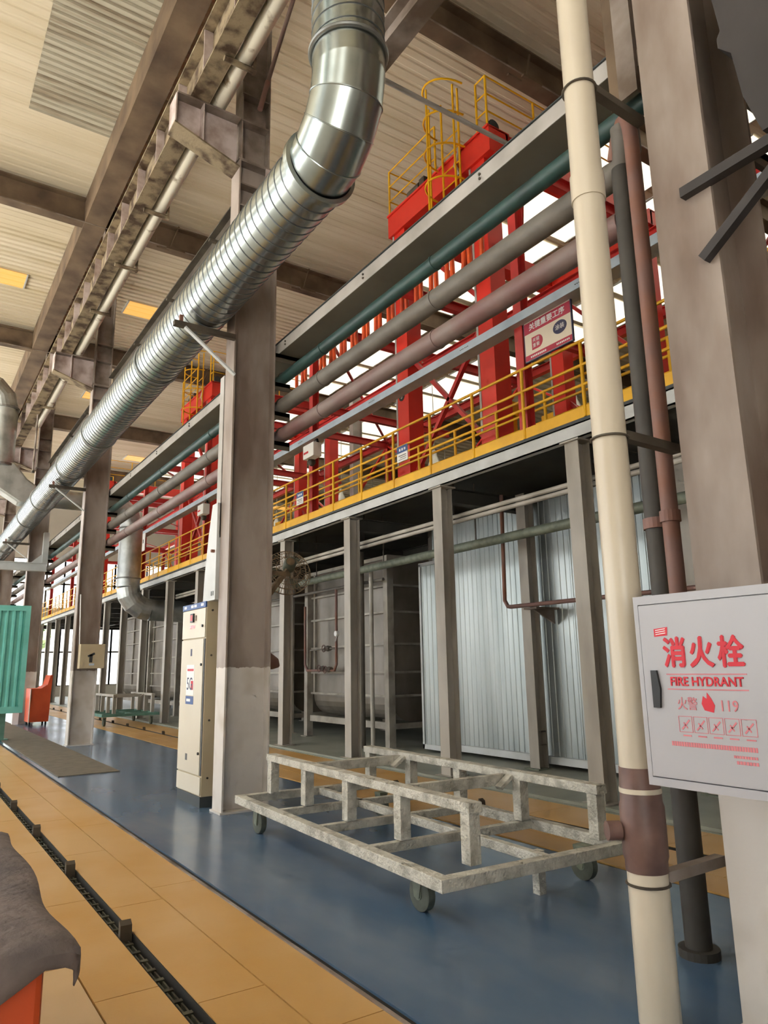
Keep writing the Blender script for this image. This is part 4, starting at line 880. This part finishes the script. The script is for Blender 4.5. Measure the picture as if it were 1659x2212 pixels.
for y, L, lb in ((11.25, 3.0, 'ribbed grey steel tank beside the corrugated wall'), (15.35, 3.0, 'second ribbed steel tank from the corrugated wall, behind the fan'), (19.4, 3.0, 'third ribbed steel tank, behind the green-based cart'), (23.5, 3.0, 'fourth ribbed steel tank under the platform'), (27.6, 3.0, 'farthest ribbed steel tank under the platform')):
    tank(lb, y, L)
# valve manifold before the nearest tank
t = thing('valve_manifold', 'thin pipe loop with valves in front of the nearest tank', 'valve', (7.3, 12.6, 0))
obj('feed_pipe', MB().tube((7.32, 11.0, 3.02), (7.32, 16.2, 3.02), .03, 10), 'pipe_grey', t, smooth=True)
obj('loop_pipe', MB().path([(7.32, 12.75, 3.02), (7.32, 12.75, 1.5), (7.32, 12.83, 1.38), (7.32, 14.0, 1.38), (7.32, 14.1, 1.5), (7.32, 14.12, 2.75)], .028, 10), 'pipe_rust', t, smooth=True); obj('bypass', MB().path([(7.32, 13.85, 1.4), (7.32, 13.85, 1.8), (7.32, 12.78, 1.82)], .02, 8), 'pipe_grey', t, smooth=True)
for y, z in ((13.1, 1.82), (13.3, 1.42), (13.05, 1.40)): obj('valve_body', MB().path([(7.32, y - .09, z), (7.32, y - .05, z), (7.32, y, z), (7.32, y + .05, z), (7.32, y + .09, z)], .05, 12, radii=[.05, .03, .06, .03, .05]), 'pipe_grey', t, smooth=True); obj('hand_wheel', MB().path([(7.22, y + .07 * math.cos(q * .5236), z + .07 * math.sin(q * .5236)) for q in range(12)], .01, 6, closed=True).tube((7.22, y, z), (7.32, y, z), .012, 6), 'pipe_red', t)
obj('gauge', MB().tube((7.24, 12.65, 2.1), (7.30, 12.65, 2.1), .055, 16).tube((7.3, 12.75, 1.95), (7.28, 12.66, 2.06), .012, 6), 'white_print', t)
for lb, x, y, r, m, z0, z1 in (('thin blue-green standing pipe near the fan', 7.0, 14.35, .028, 'pipe_green', 0, 3.3), ('grey standing pipe between the tank and the third platform post', 7.2, 11.6, .065, 'pipe_grey', 0, 3.6), ('thin standing pipe right of the manifold', 7.24, 11.3, .04, 'tank_rib', 0, 3.3)):
    t = thing('standing_pipe', lb, 'pipe', (x, y, 0)); obj('pipe', MB().tube((x, y, z0), (x, y, z1), r, 12), m, t, smooth=True); obj('foot', MB().tube((x, y, 0), (x, y, .03), r * 1.8, 12), m, t)
# long pipes below the deck
for lb, x, z, r, m in (('upper of the twin thin pipes under the platform', 6.6, 3.575, .032, 'post_grey'), ('lower of the twin thin pipes under the platform', 6.6, 3.50, .032, 'post_grey'), ('large green-grey pipe below the twin pipes under the platform', 7.0, 3.20, .07, 'caster_green')):
    t = thing('service_pipe', lb, 'pipe', (x, 0, z)); obj('pipe', MB().tube((x, -1, z), (x, 20.9, z), r, 14), m, t, smooth=True)
    for y in (5.4, 8.0, 10.5, 13, 15.6): obj('hanger', MB().tube((x, y, z), (x, y, 4.13), .012, 6), 'steel_dark', t)
t = thing('angled_pipe', 'brown pipe dropping and turning along the corrugated wall', 'pipe', (7.35, 7.8, 2.2)); obj('pipe', MB().path([(7.35, 7.78, 3.95), (7.35, 7.82, 2.36), (7.35, 7.76, 2.27), (7.35, 7.7, 2.26), (7.35, 3.0, 2.24)], .03, 10), 'pipe_rust', t, smooth=True); obj('bracket', MB().prism([(7.36, 2.22), (7.82, 2.22), (7.82, 2.0)], 'y', 7.3, 7.33).box(7.36, 7.82, 7.2, 7.45, 2.2, 2.225), 'steel_brown', t)
# corrugated metal wall, each panel a piece
cwl = thing('corrugated_wall', 'silver corrugated metal wall under the platform', 'wall panel', (7.85, 7.5, 0))
def corr_panel(x, y0, y1, z0, z1):
    mb = MB(); n = int(round((y1 - y0) / .115)); d = (y1 - y0) / n; pr = []
    for i in range(n):
        y = y0 + i * d; pr += [(x, y), (x, y + d * .62), (x - .010, y + d * .70), (x - .010, y + d * .92)]
    pr.append((x, y1)); vs = [(a, b, z) for z in (z0, z1) for a, b in pr] + [(x + .04, y1, z0), (x + .04, y0, z0), (x + .04, y1, z1), (x + .04, y0, z1)]; k = len(pr)
    mb.add(vs, [(i, i + 1, k + i + 1, k + i) for i in range(k - 1)] + [(2 * k, 2 * k + 1, 2 * k + 3, 2 * k + 2)]); return mb
for k in range(8): obj('panel', corr_panel(7.87, 3.8 + k * .8 + .003, 4.6 + k * .8 - .003, .13, 3.85), 'corrugated', cwl)
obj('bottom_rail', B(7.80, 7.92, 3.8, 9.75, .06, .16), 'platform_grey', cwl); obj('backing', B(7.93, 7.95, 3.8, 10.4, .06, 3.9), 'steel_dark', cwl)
sdo = thing('sliding_door', 'narrow corrugated sliding door leaf at the left end of the silver wall', 'door', (7.7, 10.1, 0))
obj('leaf', corr_panel(7.74, 9.78, 10.38, .1, 3.2), 'corrugated', sdo); obj('leaf_frame', MB().box(7.71, 7.79, 9.74, 9.78, .04, 3.24).box(7.71, 7.79, 10.38, 10.43, .04, 3.24).box(7.71, 7.79, 9.74, 10.43, .04, .12).box(7.71, 7.79, 9.74, 10.43, 3.2, 3.26), 'platform_grey', sdo)
t = thing('round_light', 'pale round lamp glimpsed in the dark gap beside the sliding door', 'lamp', (9.2, 12.0, 1.4)); obj('case', MB().path([(8.3, 10.72, 1.95), (8.3, 10.72, 1.8), (8.3, 10.72, 1.35), (8.3, 10.72, 1.2)], .12, 16, radii=[.04, .1, .1, .05]), 'cream_print', t, smooth=True); obj('pole', MB().tube((8.3, 10.72, 0), (8.3, 10.72, 1.2), .03, 8), 'steel_dark', t)
for y, lb in ((7.62, 'grey H post standing before the corrugated wall'), (4.9, 'shadowed H post at the right end of the corrugated wall')):
    t = thing('wall_post', lb, 'post', (7.66, y, 0)); obj('shaft', MB().hbeam((7.66, y, .015), (7.66, y, 3.96), .18, .18, .012, .01, (1, 0, 0)), 'post_grey', t); obj('foot_plate', B(7.5, 7.82, y - .14, y + .14, 0, .015), 'caster_green', t); obj('cleat', MB().box(7.6, 7.7, y - .12, y - .09, .32, .34).box(7.6, 7.7, y - .12, y - .09, .5, .52), 'steel_dark', t)
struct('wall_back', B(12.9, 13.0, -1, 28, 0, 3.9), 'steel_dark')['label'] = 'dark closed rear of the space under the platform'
struct('curb', B(6.02, 6.08, -2, 44, 0.0, 0.03), 'floor_grey')['label'] = 'low concrete kerb along the yellow strip'
bpy.data.objects['curb'].name = 'trim_1'

# ================================================================== DUCTS AT THE LEFT
t = thing('branch_duct', 'matte grey duct with riser tee crossing overhead and bending down beside the platform', 'duct', (5.4, 21.7, 4))
obj('cross_pipe', MB().tube((2.4, 21.7, 6.27), (4.9, 21.7, 6.27), .27, 32), 'galv_matte', t, smooth=True)
def seg_elbow(c, r, R, plane, a0, a1, n=4):
    mb = MB(); pts = []
    for k in range(n + 1):
        a = math.radians(a0 + (a1 - a0) * k / n); pts.append((c[0] + R * math.cos(a), c[1], c[2] + R * math.sin(a)))
    return MB().path(pts, r, 24, cap=False)
obj('upper_elbow', seg_elbow((4.85, 21.7, 5.72), .3, .55, 'xz', 95, 0, 3), 'galv_matte', t)
obj('down_pipe', MB().tube((5.4, 21.7, 3.85), (5.4, 21.7, 5.75), .33, 24), 'galv_matte', t, smooth=True)
obj('lower_elbow', seg_elbow((6.05, 21.7, 3.85), .33, .65, 'xz', 180, 270, 4), 'galv_matte', t)
obj('outlet_pipe', MB().path([(6.05, 21.7, 3.2), (6.9, 21.7, 3.18), (7.43, 21.7, 3.12)], .32, 24), 'galv_matte', t, smooth=True)
for z in (4.1, 5.6): obj('collar', MB().path([(5.4 + .345 * math.cos(q * .2618), 21.7 + .345 * math.sin(q * .2618), z) for q in range(24)], .02, 6, closed=True), 'collar', t)
obj('riser', MB().path([(1.75, 21.7, 7.0), (1.75, 21.7, 8.7)], .36, 24), 'galv_matte', t, smooth=True); obj('tee_hopper', MB().prism([(1.38, 7.12), (2.12, 7.12), (2.45, 6.7), (2.7, 6.54), (2.7, 6.0), (2.3, 6.0), (1.5, 6.5)], 'y', 21.42, 21.98), 'galv_matte', t, bevel=.05)
obj('riser_elbow', MB().path([(1.75, 21.7, 8.7), (1.68, 21.7, 9.0), (1.45, 21.7, 9.25), (1.1, 21.7, 9.35)], .36, 24), 'galv_matte', t); obj('collar', MB().tube((1.75, 21.7, 8.66), (1.75, 21.7, 8.72), .39, 24), 'collar', t); obj('collar', MB().tube((1.75, 21.7, 7.02), (1.75, 21.7, 7.08), .4, 24), 'collar', t); obj('inlet', MB().path([(1.1, 21.7, 9.35), (0, 21.7, 9.4)], .36, 24), 'galv_matte', t)
t = thing('support_frame', 'grey L-shaped steel support frame on the column behind the teal panel', 'frame', (3, 23.3, 4.3)); obj('beam', MB().hbeam((1.2, 23.3, 4.5), (3.4, 23.3, 4.5), .24, .2, .015, .012, (0, 0, 1)), 'platform_grey', t); obj('hanger_post', B(3.25, 3.4, 23.2, 23.4, 4.62, 5.55), 'platform_grey', t); obj('gusset', MB().prism([(2.95, 4.62), (3.25, 4.62), (3.25, 4.9)], 'y', 23.29, 23.31), 'platform_grey', t)
